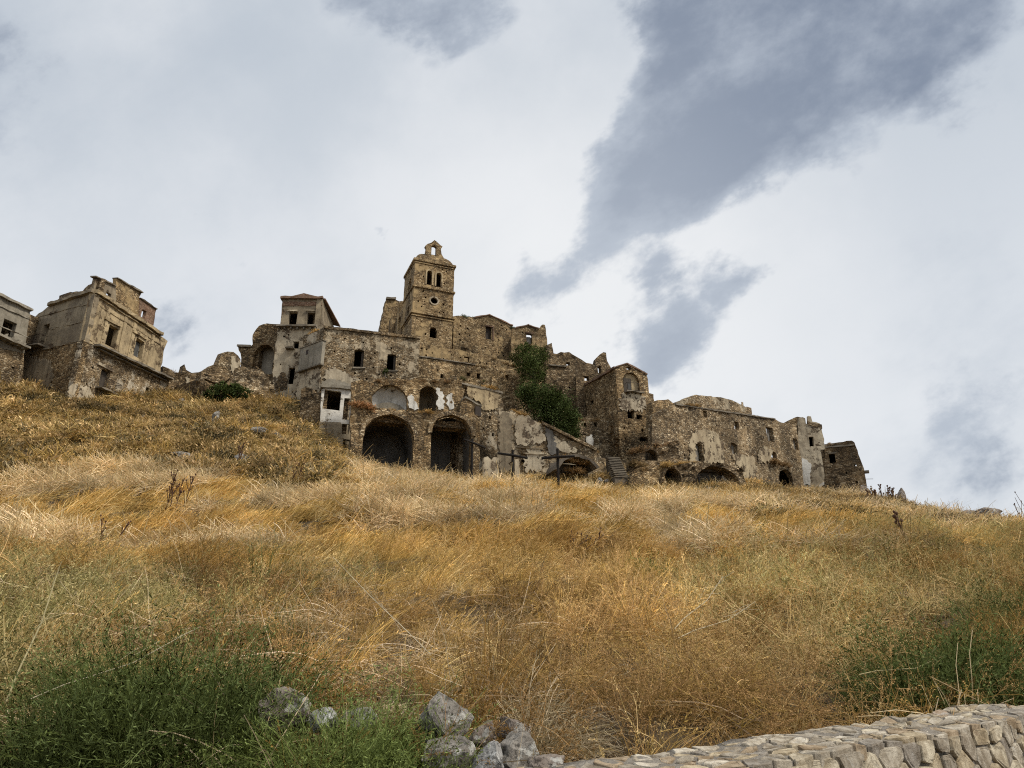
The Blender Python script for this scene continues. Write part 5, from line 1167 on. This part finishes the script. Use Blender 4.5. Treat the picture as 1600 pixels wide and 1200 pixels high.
# ------------------------------------------------------------------ shrubs, one by one
def shrub(name, label, px, py, depth, wpx, hpx, mat, seed, stems=420, leaf=.03, nb=4, w=.006, lean=.1, cat='shrub', dome=1.0, droop=.3, part='foliage', group=None, wig=.07, excl=.62):
    depth = ground_hit(px, py + hpx * .42) if depth > 5.9 else depth
    k = depth / FPX; rx = wpx * k / 2; H_ = hpx * k; p0 = P(px, py, depth); p0.z = ground(p0.x, p0.y) - .02
    T = thing(name, label, cat, p0, group); b = VB(seed); r = b.r; st = VB(seed + 1); EXCL.append((p0.x, p0.y - (.6 if depth < 7 and name == 'green_shrub' else .15), rx * excl, rx * excl * .8 + (.7 if depth < 7 and name == 'green_shrub' else .2)))
    if name == 'dry_shrub': wig = .17
    if name == 'dry_shrub':                       # a mass of forking twigs
        for i in range(stems // 7):
            a = r.uniform(0, 2 * math.pi); q = math.sqrt(r.random()); top = 1 - .6 * q * q
            base = Vector((math.cos(a) * q * rx, math.sin(a) * q * rx * .7, 0)); base.z = ground(p0.x + base.x, p0.y + base.y) - p0.z + H_ * top * .45 * r.random()
            d_ = Vector((math.cos(a) * q * .8 + r.gauss(0, .5), math.sin(a) * q * .6 + r.gauss(0, .5), r.uniform(.25, 1.1)))
            weed(b if i % 3 else st, base, d_, H_ * top * r.uniform(.4, .75), w, 2, leaf, r, nb)
        stems = 0
    cl_ = [(r.uniform(-.8, .8), r.uniform(-.7, .7), r.uniform(.55, 1.1), r.gauss(.45, .12)) for _ in range(9)]
    for i in range(stems):
        if name == 'green_shrub' and rx > .5:     # several plants grown into one another
            c_ = r.choice(cl_); g = r.uniform(0, 2 * math.pi); k2 = rx * .34 * math.sqrt(r.random())
            base = Vector((c_[0] * rx * .8 + math.cos(g) * k2, c_[1] * rx * .6 + math.sin(g) * k2, 0)); base.z = ground(p0.x + base.x, p0.y + base.y) - p0.z - .03
            L = H_ * c_[2] * r.uniform(.45, 1.1); pts = curve_pts(base, Vector((math.cos(g) * .5 + lean + r.gauss(0, .25), math.sin(g) * .5 + r.gauss(0, .25), 1)), L, droop, 5, .11, r)
            sh = min(1, max(0, r.gauss(c_[3], .2))); st.strand(pts, w, w * .6, sh)
            for j in range(nb * 2):
                i2 = r.randint(1, 5); dd = ((pts[i2] - pts[i2 - 1]).normalized() + rv(r) * .55).normalized(); tp = curve_pts(pts[i2], dd, L * r.uniform(.1, .3), .1, 3, .2, r); s2 = min(1, max(0, sh + r.gauss(.05, .2)))
                b.strand(tp, w * .6, w * .4, s2)
                for q_ in tp[1:]: b.leaf(q_, (dd + rv(r) * .7).normalized(), leaf * r.uniform(.5, 1.4), leaf * .26, min(1, max(0, s2 + r.gauss(.08, .25))))
            continue
        a = r.uniform(0, 2 * math.pi); q = math.sqrt(r.random()); base = Vector((math.cos(a) * q * rx * .62, math.sin(a) * q * rx * .5, 0))
        top = 1 - .65 * q * q; L = H_ * top * r.uniform(.55, 1.08)
        dr = Vector((math.cos(a) * q * .75 + lean + r.gauss(0, .22), math.sin(a) * q * .6 + r.gauss(0, .22), 1 * dome))
        base.z = ground(p0.x + base.x, p0.y + base.y) - p0.z - .03
        pts = curve_pts(base, dr, L, droop * r.uniform(.3, 1.6), 5, wig, r); sh = min(1, max(0, r.gauss(.45, .25))); st.strand(pts, w, w * .6, sh)
        for j in range(nb * 2):
            i2 = r.randint(1, 5); dd = ((pts[i2] - pts[i2 - 1]).normalized() + rv(r) * .45).normalized(); tp = curve_pts(pts[i2], dd, L * r.uniform(.12, .35), .1, 3, .10 + wig * .8, r)
            b.strand(tp, w * .6, w * .4, min(1, max(0, sh + r.gauss(0, .15))))
            if leaf:
                for q_ in tp[1:]: b.leaf(q_, (dd + rv(r) * .6).normalized(), leaf * r.uniform(.6, 1.4), leaf * .22, min(1, max(0, sh + r.gauss(.12, .22))))
    o = st.obj('stems', mat, T); o['kind'] = 'stuff'; o = b.obj(part, mat, T); o['kind'] = 'stuff'; return T
shrub('green_shrub', 'broad dark green feathery shrub filling the bottom left corner', 215, 1120, 6.6, 500, 190, M['green_d'], 41, 1700, .042, 5, .0065)
shrub('green_shrub', 'bright green weed clump among the boulders at the bottom', 585, 1160, 5.75, 250, 165, M['green'], 42, 950, .032, 5, .0055)
shrub('green_shrub', 'bright green sprigs at the right edge of the broad dark shrub', 395, 1150, 5.85, 190, 120, M['green'], 43, 420, .032, 5, .005)
shrub('green_shrub', 'dark green broom-like shrub behind the stone wall at the right', 1505, 1062, 8.6, 280, 135, M['green_d'], 44, 1600, .045, 5, .0065, .1)
shrub('green_shrub', 'dark low tuft of green stems in the straw, left of centre', 412, 985, 11.5, 110, 75, M['green_d'], 45, 240, .03, 3, .008)
shrub('green_shrub', 'small green bush in the dry grass below the right cross', 1015, 885, 20, 70, 45, M['green'], 46, 160, .06, 3, .014)
shrub('green_shrub', 'tall thin green weed with dark buds left of centre', 412, 880, 15, 46, 110, M['green_d'], 47, 60, .05, 3, .011, .05)
shrub('green_shrub', 'green shrub at the right edge above the broom-like one', 1590, 960, 12, 150, 90, M['green_d'], 48, 300, .045, 4, .008)
shrub('dry_shrub', 'rust-brown dry wiry shrub, the darkest one behind the wall', 1075, 1080, 7.2, 330, 230, M['dry_twig'], 51, 1000, .022, 5, .006, .05, 'shrub', .6, .5)
shrub('dry_shrub', 'golden tangled wiry shrub left of the green broom', 1262, 1025, 8.4, 290, 215, M['dry_twig_gold'], 52, 900, .022, 4, .0085, .0, 'shrub', .45, .8)
shrub('dry_shrub', 'brown wiry shrub behind the rust-brown one', 930, 985, 10, 230, 130, M['dry_twig'], 53, 520, .022, 4, .006)
shrub('dry_shrub', 'golden wiry shrub above the tangled one', 1180, 915, 12.5, 260, 130, M['dry_twig_gold'], 54, 520, .025, 4, .007, .0, 'shrub', .6, .6)
shrub('dry_shrub', 'dry ochre shrub near the right edge of the slope', 1450, 930, 13, 240, 120, M['dry_twig_gold'], 55, 480, .025, 4, .007)
shrub('dry_shrub', 'dry pale-flecked shrub at the left edge', 60, 1040, 7.8, 240, 150, M['dry_twig_gold'], 56, 480, .022, 4, .005, .25)
shrub('straw_heap', 'heap of bent pale straw drooping over the boulders', 850, 1120, 6.5, 190, 130, M['straw'], 57, 700, 0, 2, .0085, .35, 'straw', .5, 1.6, 'side_stalks', excl=1.0)
shrub('straw_heap', 'small mat of pale straw behind the brown boulder', 585, 1085, 7.0, 240, 60, M['straw'], 58, 420, 0, 2, .008, .5, 'straw', .3, 1.2, 'side_stalks', excl=.9)

# where grass grows: over the hillside, denser close by
rs = np.random.RandomState(5)
N0 = 490000
d_ = 4.2 + (74 - 4.2) * rs.rand(N0) ** .8; lat = (rs.rand(N0) * 2 - 1) * 1.15; x = lat * d_; y = d_
dens = np.where(y < 14, 15, np.where(y < 26, 11, np.where(y < 45, 7.5, 5.0))) * (.25 + 1.5 * vnoise(x, y, .8, 77) ** 1.5)
pdf = N0 * (1 / .8) * ((y - 4.2) / 69.8) ** (1 / .8 - 1) / 69.8 / (2 * 1.15 * y)        # samples per square metre
keep = rs.rand(N0) < dens / pdf
x, y = x[keep], y[keep]
z = height(x, y)
cs, sn = math.cos(PITCH), math.sin(PITCH); f = y * cs + (z - 1.6) * sn; PX = 800 + FPX * x / f; PY = 600 - FPX * (-y * sn + (z - 1.6) * cs) / f
ok = (y > 5.35) & (PX > -420) & (PX < 2060) & (y > wall_y(x) + .10) & ((z > .25) | (x < -3))
# keep off the houses
def clear_of(pl, s0, s1, d0, d1):
    u = (x - pl.o.x) * pl.t.x + (y - pl.o.y) * pl.t.y; v = (x - pl.o.x) * pl.n.x + (y - pl.o.y) * pl.n.y
    return ~((u > s0) & (u < s1) & (v > d0) & (v < d1))
ok &= clear_of(G_PL, -.5, G_PL.len + .3, -14, .3) & clear_of(K_PL, -1, K_PL.len, -3, .3) & clear_of(N_PL, -1, 30, -9, .2) & clear_of(E_PL, -1, 12, -12, 1)
for ex, ey, ea, eb in EXCL: ok &= ~((((x - ex) / ea) ** 2 + ((y - ey) / eb) ** 2) < 1)
x, y, z, PX, PY = x[ok], y[ok], z[ok], PX[ok], PY[ok]; n = len(x)
n1 = vnoise(x, y, 3.0, 11); n2 = vnoise(x, y, 9.0, 12); n3 = vnoise(x, y, 1.2, 13); rr = rs.rand(n)
golds = np.array([(.72, .495, .165), (.64, .42, .13), (.76, .565, .235), (.50, .32, .10)]); straw = np.array([(.72, .58, .35), (.58, .43, .23)]); rust = np.array([(.47, .315, .125), (.37, .24, .095)])
olive = np.array([(.36, .295, .12), (.28, .25, .10)]); scrub = np.array([(.48, .335, .14), (.30, .21, .095), (.54, .385, .165), (.20, .16, .08)])
idx_ = np.zeros(n, int); tint = np.zeros((n, 3)); sc = np.ones(n)
pick = lambda arr, m: arr[rs.randint(0, len(arr), m.sum())]
far = y > 24 + 6 * (n1 - .5)
m_ = ~far; idx_[m_] = rs.randint(0, 3, m_.sum()); tint[m_] = pick(golds, m_)                     # golden swathe
m_ = far; idx_[m_] = rs.randint(10, 12, m_.sum()); tint[m_] = pick(golds, m_)
flat_ = far & (n1 > .62); idx_[flat_] = 13; tint[flat_] = pick(straw, flat_)
# near belt: tangles and weeds among the grass
pn = np.clip((19 - y) / 6 + (n2 - .5) * 1.5, 0, 1)
q = rr < .40 * pn; idx_[q] = rs.randint(3, 5, q.sum()); tint[q] = pick(straw, q) * .85
q = (rr > .40) & (rr < .40 + .30 * pn); idx_[q] = rs.randint(5, 7, q.sum()); tint[q] = pick(rust, q) * 1.1
mid = (y >= 15) & (y < 32) & (rr > .8) & (n1 > .4); idx_[mid] = rs.randint(5, 7, mid.sum()); tint[mid] = pick(rust, mid) * 1.1; sc[mid] = 1.2
# brown weeds to the right, warm olive stems to the left and on the right shoulder
pr_ = np.clip((PX - 780) / 160 + (n1 - .5) * 2, 0, 1) * np.clip((27 - y) / 7 + (n2 - .5) * 2, 0, 1); r2 = rs.rand(n)
q = r2 < .72 * pr_; idx_[q] = np.where(rs.rand(q.sum()) < .7, rs.randint(5, 7, q.sum()), rs.randint(3, 5, q.sum())); tint[q] = np.where(rs.rand(q.sum())[:, None] < .55, pick(rust, q) * 1.1, pick(golds, q) * .85)
po_ = np.clip((330 - PX) / 240 + (n1 - .5) * 1.6, 0, 1) * np.clip((17 - y) / 6 + (n2 - .5) * 2, 0, 1); r3 = rs.rand(n)
q = r3 < .62 * po_; idx_[q] = 7; tint[q] = pick(olive, q)
q = (y < 26) & (n2 > .60) & (n1 > .5) & (r3 > .78); idx_[q] = 7; tint[q] = pick(olive, q)
po2 = np.clip((PX - 1180) / 260 + (n1 - .5) * 1.5, 0, 1) * np.clip((y - 11) / 5, 0, 1) * np.clip((42 - y) / 6, 0, 1)
q = r3 < .32 * po2; idx_[q] = 7; tint[q] = pick(olive, q) * 1.25
# scrubby upper slope on the left and the right shoulder
crest = 41 + 3 * (vnoise(x, y, 6, 21) - .5) * 2
q = (PX < 545) & (y > crest) ; idx_[q] = rs.randint(8, 10, q.sum()); tint[q] = pick(scrub, q); sc[q] = rs.uniform(.7, 1.5, q.sum())
q2 = q & (rr < .35); idx_[q2] = rs.randint(10, 14, q2.sum()); tint[q2] = pick(golds, q2) * .78
q = (PX > 1180) & (y > 38) & (rr < .6); idx_[q] = rs.randint(8, 10, q.sum()); tint[q] = pick(scrub, q)
q = (y > 60) & (PX > 545) & (PX < 1180) & (rr < .5); idx_[q] = rs.randint(8, 10, q.sum()); tint[q] = pick(scrub, q)
tint *= (.62 + .76 * n3)[:, None] * (.80 + .4 * n1)[:, None]
br = np.clip((vnoise(x, y, 2.2, 91) - .56) / .10, 0, 1) * np.clip((34 - y) / 12, 0, 1); tint = tint * (1 - br[:, None]) + tint * np.array([.60, .54, .48]) * br[:, None]
sc *= rs.uniform(.65, 1.35, n) * (.6 + .85 * vnoise(x, y, 1.2, 41)) * np.where(y > 40, 1.05, 1.0); sc = np.where((y < 7.5), sc * .8, sc)
swirl = (vnoise(x, y, 5, 31) - .5) * 2.2
rot = np.stack([rs.uniform(-.12, .12, n), rs.uniform(-.12, .12, n), swirl + rs.normal(0, .45, n)], 1)
rot[idx_ >= 3, 2] += rs.uniform(-1, 1, (idx_ >= 3).sum()) * np.where(np.isin(idx_[idx_ >= 3], (10, 11)), .2, 3.1)
scatter('dry_grass', np.stack([x, y, z], 1), idx_, rot, np.stack([sc, sc, sc], 1), tint, 'sea of dry golden grass and scrub covering the hillside')
sp = []
for a, b_, d0_, d1_, m_ in ((255, 440, 66, 75, 150), (440, 550, 58, 65, 70), (545, 760, 58, 63.5, 110), (760, 960, 60, 68, 150), (960, 1180, 61, 66, 120), (1180, 1360, 66, 76, 80), (40, 300, 52, 60, 70), (300, 560, 44, 58, 60)):
    for i in range(m_): dd = random.uniform(d0_, d1_); sp.append((P(random.uniform(a, b_), 750, dd).x, dd))
sp = np.array(sp); n = len(sp); ss_ = rs.uniform(.06, .2, n) * np.where(rs.rand(n) < .12, 2.0, 1.0)
scatter('fallen_rubble', np.stack([sp[:, 0], sp[:, 1], height(sp[:, 0], sp[:, 1]) + ss_ * .3 + .08], 1), rs.choice([14, 15, 15, 16], n), rs.uniform(0, 6.3, (n, 3)), np.stack([ss_, ss_, ss_], 1), np.ones((n, 3)) * .3, 'loose stones fallen from the ruins, strewn below the walls')
if ledges:
    n = len(ledges); Lp = np.array([l[:3] for l in ledges]); ls = np.array([l[3] for l in ledges]) * 1.5; lt = np.array([l[4] for l in ledges]) * rs.uniform(.7, 1.2, (n, 1))
    scatter('ledge_grass', Lp, rs.choice([12, 12, 8], n), np.stack([rs.uniform(-.3, .3, n), rs.uniform(-.3, .3, n), rs.uniform(0, 6.3, n)], 1), np.stack([ls, ls, ls], 1), lt, 'tufts of dry grass rooted on ledges and wall heads')


# dry stalks and thistles
def thistle(label, px, base, top, depth, seed, n=3, lean=.15, heads=5, w=.02, mat='thistle'):
    depth = ground_hit(px, base); k = depth / FPX; p0 = P(px, base, depth); p0.z = ground(p0.x, p0.y); H_ = max(.5, P(px, top, depth).z - p0.z); r = random.Random(seed); w = max(w * 1.1, k * (1.0 if depth < 40 else .7))
    T = thing('dry_thistle', label, 'thistle', p0, 'dead thistles and stalks'); 
    for i in range(n):
        mb = MB(); hb = MB()
        b_ = p0 + Vector((r.gauss(0, .25) * n * .4, r.gauss(0, .2), -.05)); pts = curve_pts(b_, Vector((lean + r.gauss(0, .12), r.gauss(0, .1), 1)), H_ * r.uniform(.75, 1.05), -.05, 6, .05, r)
        mb.tube(pts, [w * (1 - .09 * j) for j in range(7)], 5)
        tips = [pts[-1]]
        for j in range(heads + 2):
            i2 = r.randint(2, 5); dd = ((pts[i2] - pts[i2 - 1]).normalized() + Vector((r.choice((-1, 1)) * r.uniform(.4, .8), r.gauss(0, .4), .25))).normalized(); tp = curve_pts(pts[i2], dd, H_ * r.uniform(.12, .3), -.7, 4, .05, r); mb.tube(tp, [w * .6, w * .55, w * .5, w * .45, w * .4], 4)
            if r.random() < .8: tips.append(tp[-1])
        s_ = mb.build('stem', M[mat], T)
        for q in tips:
            bm = bmesh.new(); bmesh.ops.create_icosphere(bm, subdivisions=1, radius=w * 1.45)
            off = len(hb.v); bm.verts.ensure_lookup_table()
            hb.v += [q + Vector((v.co.x, v.co.y, v.co.z * 1.2)) * r.uniform(.8, 1.2) for v in bm.verts]; hb.f += [[off + v.index for v in f_.verts] for f_ in bm.faces]; bm.free()
        o = hb.build('seed_heads', M[mat], s_); o['kind'] = 'stuff'
thistle('clump of tall dead brown thistles with round heads, left of centre in golden grass', 272, 805, 735, 17, 61, 4, .25, 5, .018)
thistle('single dead thistle with three round heads near the left edge', 158, 880, 800, 12, 62, 2, .2, 3, .016)
thistle('dark dead thistle spike at the grass crest, left of the great arches', 458, 765, 716, 24, 63, 2, .45, 6, .022)
thistle('leaning pair of dead brown stalks below the right cross', 900, 870, 808, 17, 64, 3, 1.0, 4, .016)
thistle('bare dark branching stalk on the right shoulder of the hill', 1425, 850, 790, 32, 65, 1, -.25, 7, .04)
thistle('short dead thistle cluster right of centre on the far slope', 1222, 850, 825, 26, 66, 3, .2, 4, .02)
thistle('small dead thistle between the two left-hand leaning stalks', 848, 850, 828, 20, 67, 2, .1, 3, .016)
thistle('dead stalk before a small pale rock at the crest', 378, 735, 692, 38, 68, 2, .15, 5, .03)
thistle('bushy dark stalks on the skyline left of the square stone block', 1395, 790, 758, 58, 69, 5, .1, 8, .04)
thistle('thin dark stalks on the skyline at the right edge', 1575, 815, 785, 47, 70, 5, .2, 6, .03)
thistle('low dark stalks against the sky beside the end tower', 1368, 785, 762, 64, 71, 4, .2, 7, .04)
def stalk(label, a, b, depth, w, mat):
    A = P(a[0], a[1], depth); Bq = P(b[0], b[1], depth + .3); T = thing('leaning_stalk', label, 'stalk', A, 'pale leaning stalks'); mb = MB(); mid = (A + Bq) / 2 + Vector((.03, 0, -.05)); mb.tube([A - (Bq - A) * .25, A, mid, Bq], [w, w, w * .8, w * .5], 5); mb.build('stem', M[mat], T)
    r = random.Random(int(a[0])); mb = MB()
    for i in range(4): t_ = r.uniform(.3, .95); p = A.lerp(Bq, t_); mb.tube(curve_pts(p, (Bq - A).normalized() + rv(r) * .4, .25, 0, 3, .05, r), w * .35, 4)
    mb.build('side_twigs', M[mat], T)
M['stalk'] = plain('pale_stalk', (.42, .36, .19), .8, .3, 10); M['stalk_pale'] = plain('bleached_stalk', (.60, .52, .36), .8, .25, 10)
stalk('thick yellow-green stalk leaning right near the left edge', (28, 1050), (93, 885), 7.0, .009, 'stalk')
stalk('long thin pale stalk lying over the broad dark shrub', (100, 1070), (300, 985), 6.3, .005, 'stalk_pale')
stalk('bent pale bare stalk in the shrubs right of centre', (1070, 965), (1130, 900), 9.5, .007, 'stalk_pale')
stalk('pale forked stalk lying across the golden shrub', (1085, 985), (1180, 940), 9.0, .007, 'stalk_pale')
stalk('thin straw crossing the slope in the middle', (640, 990), (520, 870), 9.5, .005, 'stalk_pale')
stalk('yellow arching stalk reaching right over the green broom', (1370, 1048), (1475, 1025), 7.8, .006, 'stalk')

# ------------------------------------------------------------------ trees
def tree(name, label, px, py, depth, lobes, trunk_px, mat, seed, leaves=7000, size=.24, cat='tree'):
    r = random.Random(seed); base = P(trunk_px[0], trunk_px[1], depth); T = thing(name, label, cat, base); b = VB(seed); k = depth / FPX; mb = MB(); lim = MB()
    cen = [(P(lx, ly, depth + dz), rx * k * 1.12, rz * k * 1.12) for lx, ly, rx, rz, dz in lobes]
    top = cen[0][0]; mb.tube([base - Vector((0, 0, .6)), base.lerp(top, .35) + Vector((.15, 0, 0)), base.lerp(top, .75)], [.22, .16, .10], 7); mb.build('trunk', M['bark'], T)
    for c_, rx, rz in cen:
        s_ = base.lerp(top, r.uniform(.2, .6)); lim.tube([s_, s_.lerp(c_, .5) + Vector((0, 0, .2)), c_], [.10, .07, .03], 5)
        for i in range(4): e = c_ + Vector((r.gauss(0, rx * .5), r.gauss(0, rx * .5), r.gauss(0, rz * .5))); lim.tube([c_, e], [.04, .015], 4)
    o = lim.build('limbs', M['bark'], T); tot = sum(a[1] * a[2] for a in cen)
    for c_, rx, rz in cen:
        nl = int(leaves * rx * rz / tot); clumps = []
        for i in range(max(10, nl // 42)):
            d_ = rv(r).normalized(); q = r.uniform(.45, 1.18); clumps.append((c_ + Vector((d_.x * rx * q, d_.y * rx * q, d_.z * rz * q)), r.gauss(.45, .24)))
        for i in range(nl):
            cc, sh = r.choice(clumps); p = cc + rv(r) * min(rx, rz) * .19 - base; d_ = (rv(r) + Vector((0, 0, -.3))).normalized()
            b.leaf(p, d_, size * r.uniform(.6, 1.3), size * .75, min(1, max(0, sh + r.gauss(0, .18))))
    b.obj('crown', mat, T); T.children[-1]['kind'] = 'stuff' if False else ''; return T
tree('fig_tree', 'loose green tree growing out of the wall, upper of the two trees', 830, 570, 79, [(828, 566, 22, 22, 0), (842, 556, 15, 15, .6), (815, 560, 14, 16, -.3), (835, 585, 20, 14, -.4), (822, 545, 9, 8, .2)], (836, 604), M['leaf'], 81, 9500, .17)
tree('fig_tree', 'dense dark green tree spilling down the slope, lower of the two trees', 860, 640, 74, [(840, 622, 26, 20, 0), (866, 634, 26, 22, -.5), (880, 655, 24, 22, -.8), (890, 672, 15, 14, -1), (826, 612, 16, 12, .4), (856, 650, 20, 16, -.6)], (862, 672), M['leaf_b'], 82, 18000, .19)
tree('round_bush', 'round dark green bush in the gap between the palazzo and the loggia house', 355, 615, 67, [(350, 615, 22, 10, 0), (368, 613, 18, 11, -.4), (335, 620, 14, 8, .2), (358, 606, 15, 7, .3)], (355, 626), M['leaf_b'], 83, 4200, .22, 'bush')
tree('wall_caper', 'little dark bush hanging on the wall under the right upper window', 604, 590, 69.5, [(603, 601, 7, 6, -2.5), (601, 580, 4, 5, .8)], (603, 604), M['leaf_b'], 84, 700, .16, 'bush')
for o in bpy.data.objects:
    if 'kind' in o and o['kind'] == '': del o['kind']
